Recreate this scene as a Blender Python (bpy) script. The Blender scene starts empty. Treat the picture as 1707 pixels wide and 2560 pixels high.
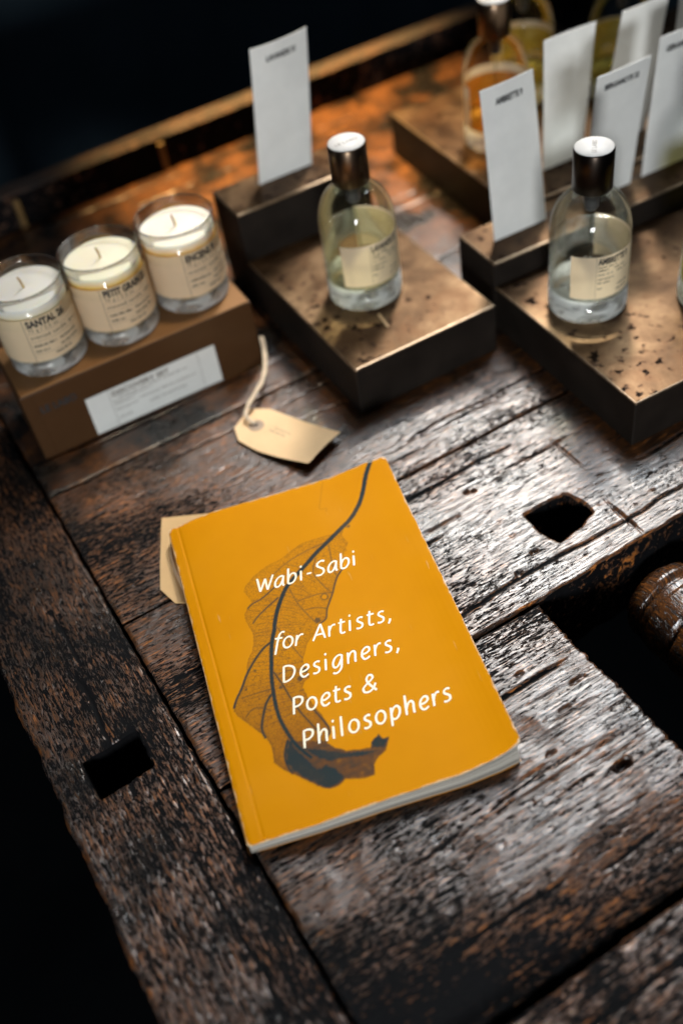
import bpy, bmesh, math, random, json
import numpy as np
from mathutils import Vector, Matrix
random.seed(7)
MM = 0.001
C = bpy.context.scene.collection
SC = bpy.context.scene

# ------------------------------------------------------------------ camera
cam_d = bpy.data.cameras.new('camera'); cam = bpy.data.objects.new('camera', cam_d); C.objects.link(cam)
cam_d.sensor_fit = 'VERTICAL'; cam_d.sensor_height = 36.0; cam_d.lens = 37.1125
cam_d.clip_start = 0.02; cam_d.clip_end = 60
CAM_LOC = (0.031801, -0.247239, 0.469324)
CAM_ROT = ((0.9480850,0.2973670,-0.1127281),(-0.2913379,0.6700320,-0.6827733),(-0.1275028,0.6801691,0.7218816))
m = Matrix(CAM_ROT).to_4x4(); m.translation = Vector(CAM_LOC); cam.matrix_world = m
cam_d.dof.use_dof = True; cam_d.dof.focus_distance = 0.575; cam_d.dof.aperture_fstop = 3.0
cam_d.dof.aperture_blades = 0
SC.camera = cam

# ------------------------------------------------------------------ world, lamps, exposure
W = bpy.data.worlds.new('World'); SC.world = W; W.use_nodes = True
bg = W.node_tree.nodes['Background']
bg.inputs[0].default_value = (0.35, 0.62, 1.0, 1); bg.inputs[1].default_value = 0.04
SC.view_settings.view_transform = 'Standard'; SC.view_settings.look = 'None'
SC.view_settings.exposure = 0.0; SC.view_settings.gamma = 1.0; SC.view_settings.use_curve_mapping = False
cy = SC.cycles
cy.use_denoising = True; cy.max_bounces = 14; cy.transmission_bounces = 12; cy.transparent_max_bounces = 24
cy.glossy_bounces = 6; cy.diffuse_bounces = 4
cy.caustics_refractive = True; cy.caustics_reflective = False
cy.sample_clamp_indirect = 10.0; cy.blur_glossy = 0.4

def aim(o, loc, target):
    o.location = loc
    d = Vector(target) - Vector(loc)
    o.rotation_euler = d.to_track_quat('-Z', 'Y').to_euler()

def spot(name, loc, target, watts, color, cone, blend, radius):
    l = bpy.data.lights.new(name, 'SPOT'); l.energy = watts; l.color = color
    l.spot_size = math.radians(cone); l.spot_blend = blend; l.shadow_soft_size = radius
    o = bpy.data.objects.new(name, l); C.objects.link(o); aim(o, loc, target)
    return o

def area(name, loc, target, watts, color, sx, sy, spread=180):
    l = bpy.data.lights.new(name, 'AREA'); l.energy = watts; l.color = color; l.shape = 'RECTANGLE'
    l.size = sx; l.size_y = sy; l.spread = math.radians(spread)
    o = bpy.data.objects.new(name, l); C.objects.link(o); aim(o, loc, target)
    return o

# ceiling track spots behind the bench (key), a pale ceiling panel, a warm spot over the back rail, cool shop-front light
spot('track_spot_key', (0.62, 1.02, 1.02), (0.20, 0.27, 0), 76, (1.0, 0.945, 0.865), 31, 1.0, 0.07)
area('ceiling_panel', (0.70, 0.74, 1.25), (0.265, 0.065, 0), 1.30, (0.86, 0.94, 1.0), 0.72, 0.58, 29)
spot('track_spot_warm', (0.19, 0.77, 1.10), (0.22, 0.665, 0), 360, (1.0, 0.66, 0.25), 25, 1.0, 0.02)
spot('box_fill_spot', (0.30, 0.46, 1.40), (0.035, 0.375, 0.055), 34, (1.0, 0.84, 0.62), 15, 1.0, 0.03)  # added without a known source, to brighten box top and candles
area('shop_front_light', (-0.30, -1.35, 0.32), (0.25, 0.42, 0.10), 22, (0.93, 0.97, 1.0), 0.26, 0.22)
for i, (x, y, z) in enumerate([(-0.75, -0.45, 1.4), (0.2, -0.8, 1.55), (0.95, -0.45, 1.5), (1.4, 0.35, 1.3), (1.25, 0.85, 1.7), (-0.9, 1.2, 1.3), (0.25, 1.42, 1.2), (1.5, 1.3, 1.2), (0.45, 0.45, 1.9)]):
    l = bpy.data.lights.new('ceiling_bulb', 'POINT'); l.energy = 0.9; l.color = (1, 0.93, 0.84); l.shadow_soft_size = 0.014
    o = bpy.data.objects.new('ceiling_bulb', l); C.objects.link(o); o.location = (x, y, z)

# ------------------------------------------------------------------ helpers
def link(name, me, mat, parent=None):
    o = bpy.data.objects.new(name, me); C.objects.link(o)
    if mat is not None and len(me.materials) == 0: me.materials.append(mat)
    if parent is not None: o.parent = parent
    return o

def thing(name, label, cat, loc=(0, 0, 0), rotz=0.0, group=None):
    o = bpy.data.objects.new(name, None); C.objects.link(o)
    o.empty_display_size = 0.02
    o.location = [v * MM for v in loc]; o.rotation_euler = (0, 0, rotz)
    return tag(o, label, cat, group)

def tag(o, label, cat, group=None):
    o['label'] = label; o['category'] = cat
    if group: o['group'] = group
    return o

def np_mesh(name, V, F, smooth=True):
    """V (n,3) in mm; F list of (m,4) or (m,3) index arrays"""
    me = bpy.data.meshes.new(name)
    V = np.asarray(V, float) * MM
    F = [np.asarray(f, np.int32) for f in F if len(f)]
    me.vertices.add(len(V)); me.vertices.foreach_set('co', V.astype(np.float32).ravel())
    nl = sum(f.size for f in F); npoly = sum(len(f) for f in F)
    me.loops.add(nl); me.polygons.add(npoly)
    me.loops.foreach_set('vertex_index', np.concatenate([f.ravel() for f in F]))
    st = []; k = 0; tot = []
    for f in F:
        n = f.shape[1]; st.append(np.arange(len(f)) * n + k); k += f.size; tot.append(np.full(len(f), n))
    me.polygons.foreach_set('loop_start', np.concatenate(st).astype(np.int32))
    me.polygons.foreach_set('use_smooth', np.full(npoly, smooth))
    me.update(calc_edges=True); me.validate()
    return me

def bm_mesh(name, bm, smooth=False):
    me = bpy.data.meshes.new(name)
    bmesh.ops.recalc_face_normals(bm, faces=bm.faces)
    for v in bm.verts: v.co *= MM
    bm.to_mesh(me); bm.free()
    for p in me.polygons: p.use_smooth = smooth
    return me

def add_box(bm, x0, x1, y0, y1, z0, z1, bevel=0.0, seg=2):
    r = bmesh.ops.create_cube(bm, size=1.0)
    vs = r['verts']
    for v in vs:
        v.co = Vector(((x0 + x1) / 2 + v.co.x * (x1 - x0), (y0 + y1) / 2 + v.co.y * (y1 - y0), (z0 + z1) / 2 + v.co.z * (z1 - z0)))
    if bevel > 0:
        es = list({e for v in vs for e in v.link_edges})
        bmesh.ops.bevel(bm, geom=es, offset=bevel, segments=seg, profile=0.5, affect='EDGES')

def box_mesh(name, *a, **k):
    bm = bmesh.new(); add_box(bm, *a, **k); return bm_mesh(name, bm)

def lathe(name, prof, n=72, smooth=True):
    """prof list of (r,z); r==0 ends are poles"""
    V = []; F4 = []; F3 = []; rows = []
    for r, z in prof:
        if r < 1e-6:
            rows.append([len(V)]); V.append((0, 0, z))
        else:
            rows.append(list(range(len(V), len(V) + n)))
            for i in range(n):
                a = 2 * math.pi * i / n; V.append((r * math.cos(a), r * math.sin(a), z))
    for A, B in zip(rows[:-1], rows[1:]):
        for i in range(n):
            j = (i + 1) % n
            if len(A) == 1 and len(B) == 1: continue
            if len(A) == 1: F3.append((A[0], B[j], B[i]))
            elif len(B) == 1: F3.append((A[i], A[j], B[0]))
            else: F4.append((A[i], A[j], B[j], B[i]))
    return np_mesh(name, V, [F4, F3], smooth)

def arc(cx, cz, r, a0, a1, n):
    return [(cx + r * math.cos(math.radians(a0 + (a1 - a0) * i / n)), cz + r * math.sin(math.radians(a0 + (a1 - a0) * i / n))) for i in range(n + 1)]

def tube_mesh(name, pts, rad, n=10):
    P = np.array(pts, float); V = []; F = []
    for i, p in enumerate(P):
        t = P[min(i + 1, len(P) - 1)] - P[max(i - 1, 0)]; t /= np.linalg.norm(t)
        a = np.cross(t, (0.1, 0.2, 1.0)); a /= np.linalg.norm(a); b = np.cross(t, a)
        r = rad[i] if hasattr(rad, '__len__') else rad
        for k in range(n):
            th = 2 * math.pi * k / n; V.append(p + r * (math.cos(th) * a + math.sin(th) * b))
    for i in range(len(P) - 1):
        for k in range(n):
            j = (k + 1) % n; F.append((i * n + k, i * n + j, (i + 1) * n + j, (i + 1) * n + k))
    return np_mesh(name, V, [F])

def catmull(P, per=6, closed=False):
    P = [np.array(p, float) for p in P]
    if len(P) < 3 and not closed: return np.array([P[0] + (P[-1] - P[0]) * i / per for i in range(per + 1)])
    n = len(P); out = []
    segs = range(n if closed else n - 1)
    for i in segs:
        if closed: p0, p1, p2, p3 = P[(i - 1) % n], P[i], P[(i + 1) % n], P[(i + 2) % n]
        else: p0, p1, p2, p3 = P[max(i - 1, 0)], P[i], P[i + 1], P[min(i + 2, n - 1)]
        for k in range(per):
            t = k / per
            out.append(0.5 * (2 * p1 + (p2 - p0) * t + (2 * p0 - 5 * p1 + 4 * p2 - p3) * t * t + (3 * p1 - p0 - 3 * p2 + p3) * t ** 3))
    out.append(P[0] if closed else P[-1])
    return np.array(out)

# numpy gradient noise
class Noise:
    def __init__(s, seed):
        r = np.random.RandomState(seed); s.p = r.permutation(256); s.p = np.r_[s.p, s.p]
        a = r.rand(256) * 2 * np.pi; s.g = np.stack([np.cos(a), np.sin(a)], 1)
    def __call__(s, x, y):
        xi = np.floor(x).astype(int); yi = np.floor(y).astype(int); xf = x - xi; yf = y - yi
        xi &= 255; yi &= 255
        u = xf ** 3 * (xf * (xf * 6 - 15) + 10); v = yf ** 3 * (yf * (yf * 6 - 15) + 10)
        def G(i, j, dx, dy):
            g = s.g[s.p[s.p[(xi + i) & 255] + ((yi + j) & 255)]]; return g[..., 0] * dx + g[..., 1] * dy
        a = G(0, 0, xf, yf); b = G(1, 0, xf - 1, yf); c = G(0, 1, xf, yf - 1); d = G(1, 1, xf - 1, yf - 1)
        return ((a + u * (b - a)) + v * ((c + u * (d - c)) - (a + u * (b - a)))) * 1.5

# ------------------------------------------------------------------ materials
def new_mat(name):
    m = bpy.data.materials.new(name); m.use_nodes = True
    nt = m.node_tree; p = nt.nodes['Principled BSDF']
    return m, nt, p

class NT:
    """tiny node helper"""
    def __init__(s, nt): s.nt = nt
    def n(s, typ, **kw):
        o = s.nt.nodes.new(typ)
        for k, v in kw.items():
            if k in ('ins',):
                for a, b in v.items(): o.inputs[a].default_value = b
            else: setattr(o, k, v)
        return o
    def l(s, a, b): s.nt.links.new(a, b)
    def coords(s, scale=(1, 1, 1), loc=(0, 0, 0)):
        t = s.n('ShaderNodeTexCoord'); mp = s.n('ShaderNodeMapping'); mp.inputs['Scale'].default_value = scale
        mp.inputs['Location'].default_value = loc
        s.l(t.outputs['Object'], mp.inputs['Vector']); return mp.outputs[0]
    def noise(s, vec, scale, detail=4, rough=0.6, dist=0.0):
        o = s.n('ShaderNodeTexNoise'); o.inputs['Scale'].default_value = scale; o.inputs['Detail'].default_value = detail
        o.inputs['Roughness'].default_value = rough; o.inputs['Distortion'].default_value = dist
        s.l(vec, o.inputs['Vector']); return o.outputs['Fac']
    def ramp(s, fac, stops):
        o = s.n('ShaderNodeValToRGB'); e = o.color_ramp.elements
        while len(e) < len(stops): e.new(0.5)
        for el, (p, c) in zip(e, stops):
            el.position = p; el.color = c if len(c) == 4 else (*c, 1)
        s.l(fac, o.inputs[0]); return o.outputs[0]
    def mix(s, fac, a, b, mode='MIX'):
        o = s.n('ShaderNodeMix', data_type='RGBA', blend_type=mode)
        for sock, v in ((o.inputs[0], fac), (o.inputs[6], a), (o.inputs[7], b)):
            if isinstance(v, (int, float)): sock.default_value = v
            elif isinstance(v, tuple): sock.default_value = v if len(v) == 4 else (*v, 1)
            else: s.l(v, sock)
        return o.outputs[2]
    def math(s, op, a, b=0.0, clamp=False):
        o = s.n('ShaderNodeMath', operation=op); o.use_clamp = clamp
        for sock, v in ((o.inputs[0], a), (o.inputs[1], b)):
            if isinstance(v, (int, float)): sock.default_value = v
            else: s.l(v, sock)
        return o.outputs[0]
    def bump(s, h, strength, dist, normal=None):
        o = s.n('ShaderNodeBump'); o.inputs['Strength'].default_value = strength; o.inputs['Distance'].default_value = dist
        s.l(h, o.inputs['Height'])
        if normal is not None: s.l(normal, o.inputs['Normal'])
        return o.outputs[0]

def wood(name, axis, warm=1.0, seed=0.0, wet=0.0, clean=0.0, blotch=0.45, br=(0.38, 0.58), shade_falloff=None, hi=(0.27, 0.105, 0.024)):
    """oil-dark scarred wood: waxed flat high spots, grain grooves and pits packed with matt black dirt"""
    m, nt, p = new_mat(name); k = NT(nt)
    def sc(l, c): return (l, c, l) if axis == 's' else (c, l, l)
    grain = k.noise(k.coords(sc(60, 950), (seed, seed * 2, 0)), 1.0, 6, 0.65, 0.35)      # long thin streaks
    patch = k.noise(k.coords((1, 1, 1), (seed, seed, seed)), 22.0, 5, 0.62, 0.3)          # cloudy patches
    fine = k.noise(k.coords(sc(230, 900), (seed, 0, seed)), 1.0, 4, 0.65)
    chip = k.noise(k.coords(sc(210, 820), (2 + seed, 7, 1)), 1.0, 6, 0.66, 0.8)           # short gouges
    hh = k.n('ShaderNodeAttribute', attribute_name='relief').outputs['Fac']
    q = k.math('ADD', k.math('MULTIPLY', hh, 0.20), k.math('ADD', k.math('MULTIPLY', chip, 0.80), k.math('ADD', k.math('MULTIPLY', grain, 0.36), k.math('MULTIPLY', patch, 0.20))))
    big = k.noise(k.coords(sc(5, 11), (seed, 3, seed)), 1.0, 3, 0.55)                     # worn-clean and grimy zones
    q = k.math('ADD', q, k.math('MULTIPLY', k.math('SUBTRACT', big, 0.5), 0.46))
    if shade_falloff:                                                    # (axis, from, to, less, more): light falloff painted as extra dark along one side
        for (ax_, f0, f1, v0, v1) in shade_falloff:
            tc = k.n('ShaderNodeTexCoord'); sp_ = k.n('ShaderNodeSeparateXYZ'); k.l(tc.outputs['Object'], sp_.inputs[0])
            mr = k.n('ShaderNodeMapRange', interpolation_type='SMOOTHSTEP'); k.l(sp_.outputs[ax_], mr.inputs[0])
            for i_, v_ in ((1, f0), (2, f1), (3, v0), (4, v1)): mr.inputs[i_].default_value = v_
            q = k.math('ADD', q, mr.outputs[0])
    dirt_and_shade = k.ramp(q, [(0.585 - clean, (1, 1, 1)), (0.635 - clean, (0, 0, 0))])  # dirt in the pits together with the painted light falloff
    grv = k.ramp(grain, [(0.36, (0, 0, 0)), (0.50, (1, 1, 1))])
    mixn = k.math('ADD', k.math('MULTIPLY', grain, 0.6), k.math('MULTIPLY', chip, 0.4))
    base = k.ramp(mixn, [(0.36, (0.010, 0.0065, 0.0048)), (0.47, (0.022 * warm, 0.0105 * warm, 0.005 * warm)), (0.555, (0.062 * warm, 0.025 * warm, 0.0075 * warm)), (0.65, tuple(c * warm for c in hi))])
    tint = k.ramp(patch, [(br[0], (blotch, blotch * 1.05, blotch * 1.15)), (br[1], (1.15, 1.0, 0.9))])
    col = k.mix(1.0, base, tint, 'MULTIPLY')
    fl = k.noise(k.coords(sc(240, 330), (3 + seed, 1, 0)), 1.0, 2, 0.5)
    col = k.mix(k.ramp(fl, [(0.755, (0, 0, 0)), (0.785, (1, 1, 1))]), col, (0.24, 0.13, 0.05))   # pale chipped flecks
    col = k.mix(dirt_and_shade, col, (0.0035, 0.0035, 0.004))
    k.l(col, p.inputs['Base Color'])
    ro = k.math('ADD', k.math('MULTIPLY', patch, 0.22), 0.185 - wet)
    k.l(k.math('ADD', ro, k.math('MULTIPLY', dirt_and_shade, 0.42)), p.inputs['Roughness'])
    k.l(k.math('SUBTRACT', 0.74, k.math('MULTIPLY', dirt_and_shade, 0.66)), p.inputs['Specular IOR Level'])
    und = k.math('SUBTRACT', 1.0, dirt_and_shade)
    b1 = k.bump(und, 0.50, 0.0008)
    b2 = k.bump(grv, 0.30, 0.00028, b1)
    b3 = k.bump(fine, 0.50, 0.00032, b2)
    b4 = k.bump(chip, 0.20, 0.0006, b3)
    k.l(b4, p.inputs['Normal'])
    return m

def simple(name, col, rough=0.5, metal=0.0, spec=0.5, noise=None, bump=None):
    m, nt, p = new_mat(name); k = NT(nt)
    p.inputs['Metallic'].default_value = metal; p.inputs['Roughness'].default_value = rough
    p.inputs['Specular IOR Level'].default_value = spec
    n = k.noise(k.coords(), noise[0] if noise else 60.0, 5, 0.6)
    amp = noise[1] if noise else 0.10
    lo = tuple(c * (1 - amp) for c in col); hi = tuple(min(1, c * (1 + amp)) for c in col)
    k.l(k.ramp(n, [(0.3, lo), (0.7, hi)]), p.inputs['Base Color'])
    if bump:
        f = k.noise(k.coords((1, 1, 1), (1, 2, 3)), bump[0], 4, 0.6)
        k.l(k.bump(f, bump[1], bump[2]), p.inputs['Normal'])
    return m

def paper(name, col, trans=0.0, rough=0.6):
    m, nt, p = new_mat(name); k = NT(nt)
    n1 = k.noise(k.coords(), 900.0, 3, 0.6); n2 = k.noise(k.coords(), 45.0, 4, 0.6)
    lo = tuple(c * 0.90 for c in col)
    k.l(k.ramp(n2, [(0.3, lo), (0.65, col)]), p.inputs['Base Color'])
    p.inputs['Roughness'].default_value = rough; p.inputs['Specular IOR Level'].default_value = 0.25
    k.l(k.bump(n1, 0.25, 0.0002, k.bump(n2, 0.25, 0.0012)), p.inputs['Normal'])
    if trans > 0:
        t = k.n('ShaderNodeBsdfTranslucent'); t.inputs[0].default_value = (*col, 1)
        mx = k.n('ShaderNodeMixShader'); mx.inputs[0].default_value = trans
        out = nt.nodes['Material Output']
        k.l(p.outputs[0], mx.inputs[1]); k.l(t.outputs[0], mx.inputs[2]); k.l(mx.outputs[0], out.inputs[0])
    return m

def glass_mat(name, col=(1, 1, 1), ior=1.48, rough=0.0, density=None, vol=None):
    m, nt, p = new_mat(name); k = NT(nt)
    p.inputs['Transmission Weight'].default_value = 1.0; p.inputs['IOR'].default_value = ior
    p.inputs['Base Color'].default_value = (*col, 1)
    # faint smears on the surface
    n = k.noise(k.coords(), 40.0, 3, 0.6)
    k.l(k.ramp(n, [(0.45, (rough,) * 3), (0.8, (rough + 0.03,) * 3)]), p.inputs['Roughness'])
    if vol:
        a = k.n('ShaderNodeVolumeAbsorption'); a.inputs[0].default_value = (*vol, 1); a.inputs[1].default_value = density
        k.l(a.outputs[0], nt.nodes['Material Output'].inputs['Volume'])
    return m

def thin_glass(name, col=(0.975, 0.985, 0.975), edge=(0.84, 0.88, 0.85), gloss=0.55, facing=0.20, rough=0.03):
    """wall thin enough that light goes straight through: clear face-on, denser and shinier edge-on"""
    m, nt, p = new_mat(name); k = NT(nt); nt.nodes.remove(p)
    lw = k.n('ShaderNodeLayerWeight'); lw.inputs[0].default_value = facing
    t = k.n('ShaderNodeBsdfTransparent')
    fc = k.math('POWER', lw.outputs['Facing'], 3.0)
    k.l(k.mix(fc, col, edge), t.inputs[0])
    g = k.n('ShaderNodeBsdfGlossy'); g.inputs['Roughness'].default_value = rough
    nz = k.noise(k.coords(), 30, 2)
    f = k.math('ADD', k.math('MULTIPLY', lw.outputs['Fresnel'], gloss), k.math('MULTIPLY', nz, 0.015))
    mx = k.n('ShaderNodeMixShader'); k.l(f, mx.inputs[0]); k.l(t.outputs[0], mx.inputs[1]); k.l(g.outputs[0], mx.inputs[2])
    k.l(mx.outputs[0], nt.nodes['Material Output'].inputs[0])
    return m

def stand_metal(name):
    m, nt, p = new_mat(name); k = NT(nt)
    v = k.coords()
    n1 = k.noise(v, 16, 5, 0.65, 0.4); n2 = k.noise(v, 60, 5, 0.6); n3 = k.noise(k.coords((1, 1, 1), (.3, .7, .1)), 150, 3, 0.55)
    base = k.ramp(n1, [(0.30, (0.030, 0.016, 0.008)), (0.48, (0.088, 0.050, 0.025)), (0.70, (0.180, 0.114, 0.062))])
    mott = k.ramp(n2, [(0.32, (0.45, 0.40, 0.36)), (0.55, (1, 1, 1))])
    col = k.mix(0.75, base, mott, 'MULTIPLY')
    # corrosion spots, denser in some patches
    dens = k.noise(k.coords((1, 1, 1), (.11, .52, .2)), 13, 2, 0.5)
    sp = k.math('ADD', n3, k.math('MULTIPLY', dens, 0.42))
    spots = k.ramp(sp, [(0.84, (0, 0, 0)), (0.90, (1, 1, 1))])
    halo = k.ramp(sp, [(0.78, (0, 0, 0)), (0.88, (0.75,) * 3)])
    col = k.mix(halo, col, (0.060, 0.026, 0.010))
    stain = k.noise(k.coords((1, 1, 1), (.9, .4, .7)), 34, 4, 0.6, 0.8)
    col = k.mix(k.ramp(stain, [(0.52, (0, 0, 0)), (0.66, (0.6,) * 3)]), col, (0.075, 0.036, 0.016))
    col = k.mix(spots, col, (0.012, 0.006, 0.003)); k.l(k.math('SUBTRACT', 0.5, k.math('MULTIPLY', spots, 0.45)), p.inputs['Specular IOR Level'])
    k.l(col, p.inputs['Base Color'])
    met = k.ramp(spots, [(0, (0.92,) * 3), (1, (0.2,) * 3)]); k.l(met, p.inputs['Metallic'])
    k.l(k.math('ADD', k.ramp(n2, [(0.3, (0.38,) * 3), (0.7, (0.54,) * 3)]), k.math('MULTIPLY', spots, 0.4)), p.inputs['Roughness'])
    k.l(k.bump(n2, 0.10, 0.0006, k.bump(spots, 0.25, 0.0003)), p.inputs['Normal'])
    return m

M = {}
M['ink'] = simple('black_ink', (0.012, 0.012, 0.013), 0.6, noise=(200, 0.2))
M['ink_soft'] = simple('grey_ink', (0.16, 0.14, 0.12), 0.7, noise=(300, 0.25))
M['cream_ink'] = simple('cream_print', (0.90, 0.80, 0.60), 0.5, noise=(150, 0.03))
M['metal'] = stand_metal('aged_bronze')
M['shaded_side'] = simple('shaded_bronze_side', (0.012, 0.009, 0.007), 0.5, 0.0, 0.15, noise=(30, 0.4), bump=(60, 0.2, 0.0008))  # the stand's bronze painted near-black for the shade on its sides
M['edge'] = simple('worn_bronze_edge', (0.25, 0.18, 0.12), 0.38, 0.95, noise=(90, 0.35), bump=(200, 0.15, 0.0003))
M['slot'] = simple('slot_shadow_metal', (0.01, 0.008, 0.007), 0.6)
M['card'] = paper('tester_card_paper', (0.78, 0.77, 0.73))
M['label'] = paper('cream_label_paper', (0.82, 0.66, 0.45), 0.40)
M['white_label'] = paper('white_label_paper', (0.66, 0.66, 0.62))
M['cap_disc'] = paper('cap_disc_paper', (0.60, 0.58, 0.56))
M['manila'] = paper('manila_card', (0.70, 0.48, 0.27))
M['kraft'] = paper('kraft_card', (0.58, 0.37, 0.17))
M['eyelet'] = paper('eyelet_board', (0.36, 0.27, 0.20))
M['string'] = simple('cotton_string', (0.62, 0.50, 0.36), 0.9, noise=(1200, 0.35), bump=(1500, 0.7, 0.0005))
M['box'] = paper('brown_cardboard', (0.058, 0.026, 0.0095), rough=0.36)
M['lid'] = paper('lit_box_lid', (0.25, 0.125, 0.048), rough=0.45)  # carton cardboard painted lighter for the light falling on its top
M['wax'] = None
M['glass'] = glass_mat('clear_glass', (0.985, 0.995, 0.985), 1.48)
def thick_glass(name):
    """poured glass base: clear, with the bright caustics of the heavy foot painted in as milky white"""
    m = glass_mat(name, (0.99, 1.0, 0.99), 1.48); nt = m.node_tree; k = NT(nt)
    d = k.n('ShaderNodeBsdfDiffuse'); d.inputs[0].default_value = (0.97, 0.98, 0.97, 1)
    tr = k.n('ShaderNodeBsdfTranslucent'); tr.inputs[0].default_value = (0.97, 0.99, 0.98, 1)
    a = k.n('ShaderNodeMixShader'); a.inputs[0].default_value = 0.6; k.l(d.outputs[0], a.inputs[1]); k.l(tr.outputs[0], a.inputs[2])
    sw = k.noise(k.coords((1, 1, 2.2)), 75, 2, 0.5, 0.6)
    b = k.n('ShaderNodeMixShader'); k.l(k.ramp(sw, [(0.36, (0.10,) * 3), (0.60, (0.70,) * 3)]), b.inputs[0])  # patchy white mixed into the clear glass for caustic light
    k.l(nt.nodes['Principled BSDF'].outputs[0], b.inputs[1]); k.l(a.outputs[0], b.inputs[2]); k.l(b.outputs[0], nt.nodes['Material Output'].inputs[0])
    return m
M['foot'] = thick_glass('thick_base_glass')
M['thin'] = thin_glass('tumbler_glass')
M['bottle_glass'] = thin_glass('bottle_glass', (0.97, 0.985, 0.975), (0.66, 0.73, 0.69), 0.70, 0.26, 0.015)
M['cap'] = simple('dark_anodised_metal', (0.13, 0.088, 0.058), 0.30, 1.0, noise=(25, 0.25))
M['cap_black'] = simple('black_anodised_metal', (0.040, 0.030, 0.024), 0.28, 1.0, noise=(25, 0.3))
M['wick'] = simple('wick_cotton', (0.40, 0.27, 0.12), 0.8, noise=(900, 0.3))

def wax_mat(name, col, side):
    m, nt, p = new_mat(name); k = NT(nt)
    t = k.n('ShaderNodeTexCoord'); sep = k.n('ShaderNodeSeparateXYZ'); k.l(t.outputs['Object'], sep.inputs[0])
    n = k.noise(k.coords(), 70, 4, 0.6)
    h = k.math('ADD', k.math('MULTIPLY', sep.outputs[2], 1 / 0.060), k.math('MULTIPLY', n, 0.06))
    k.l(k.ramp(h, [(0.80, side), (0.885, col)]), p.inputs['Base Color'])      # oilier wax below; top whitened for the strong light on it
    p.inputs['Roughness'].default_value = 0.42
    p.inputs['Subsurface Weight'].default_value = 0.5
    p.inputs['Subsurface Radius'].default_value = (1.0, 0.75, 0.4); p.inputs['Subsurface Scale'].default_value = 0.006
    k.l(k.bump(n, 0.15, 0.0008), p.inputs['Normal'])
    return m
M['wax_white'] = wax_mat('pale_soy_wax', (0.70, 0.69, 0.66), (0.66, 0.58, 0.40))
M['wax_yellow'] = wax_mat('yellowish_soy_wax', (0.78, 0.74, 0.60), (0.80, 0.50, 0.09))
M['wax_cream'] = wax_mat('cream_soy_wax', (0.80, 0.75, 0.66), (0.82, 0.50, 0.13))

# ------------------------------------------------------------------ floor under and beyond the bench
fm, fnt, fp = new_mat('dark_floor'); fk = NT(fnt)
fn = fk.noise(fk.coords(), 3.0, 5, 0.6)
fk.l(fk.ramp(fn, [(0.3, (0.0015, 0.002, 0.0025)), (0.7, (0.004, 0.005, 0.006))]), fp.inputs['Base Color'])
fk.l(fk.ramp(fn, [(0.3, (0.8,) * 3), (0.7, (0.95,) * 3)]), fp.inputs['Roughness']); fp.inputs['Specular IOR Level'].default_value = 0.03
floor = link('floor', box_mesh('floor', -4000, 4000, -4000, 6000, -960, -850), fm)
floor['kind'] = 'structure'
wm = simple('dark_wall_paint', (0.032, 0.048, 0.060), 0.8, 0.0, 0.03, noise=(2.0, 0.4))
wall = link('back_wall', box_mesh('back_wall', -4000, 4000, 1500, 1600, -849, 2600), wm)
wall['kind'] = 'structure'

# ------------------------------------------------------------------ the old workbench
YAW = math.radians(13.8)
bench = thing('workbench', 'old dark scarred wooden workbench with square peg holes carrying all the goods', 'workbench', (0, 0, 0), YAW)

def rnd_box(s0, s1, t0, t1):
    def f(S, T):
        qs = np.maximum(s0 - S, S - s1); qt = np.maximum(t0 - T, T - t1)
        return np.maximum(qs, qt)
    return f

def poly_sdf(P):
    P = np.array(P, float)
    def f(S, T):
        d = np.full(S.shape, 1e9); ins = np.zeros(S.shape, bool); n = len(P)
        for i in range(n):
            a = P[i]; b = P[(i + 1) % n]; e = b - a
            wx = S - a[0]; wy = T - a[1]
            h = np.clip((wx * e[0] + wy * e[1]) / (e @ e), 0, 1)
            d = np.minimum(d, np.hypot(wx - h * e[0], wy - h * e[1]))
            c = ((a[1] > T) != (b[1] > T)) & (S < (b[0] - a[0]) * (T - a[1]) / (b[1] - a[1] + 1e-12) + a[0])
            ins ^= c
        return np.where(ins, -d, d)
    return f

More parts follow.
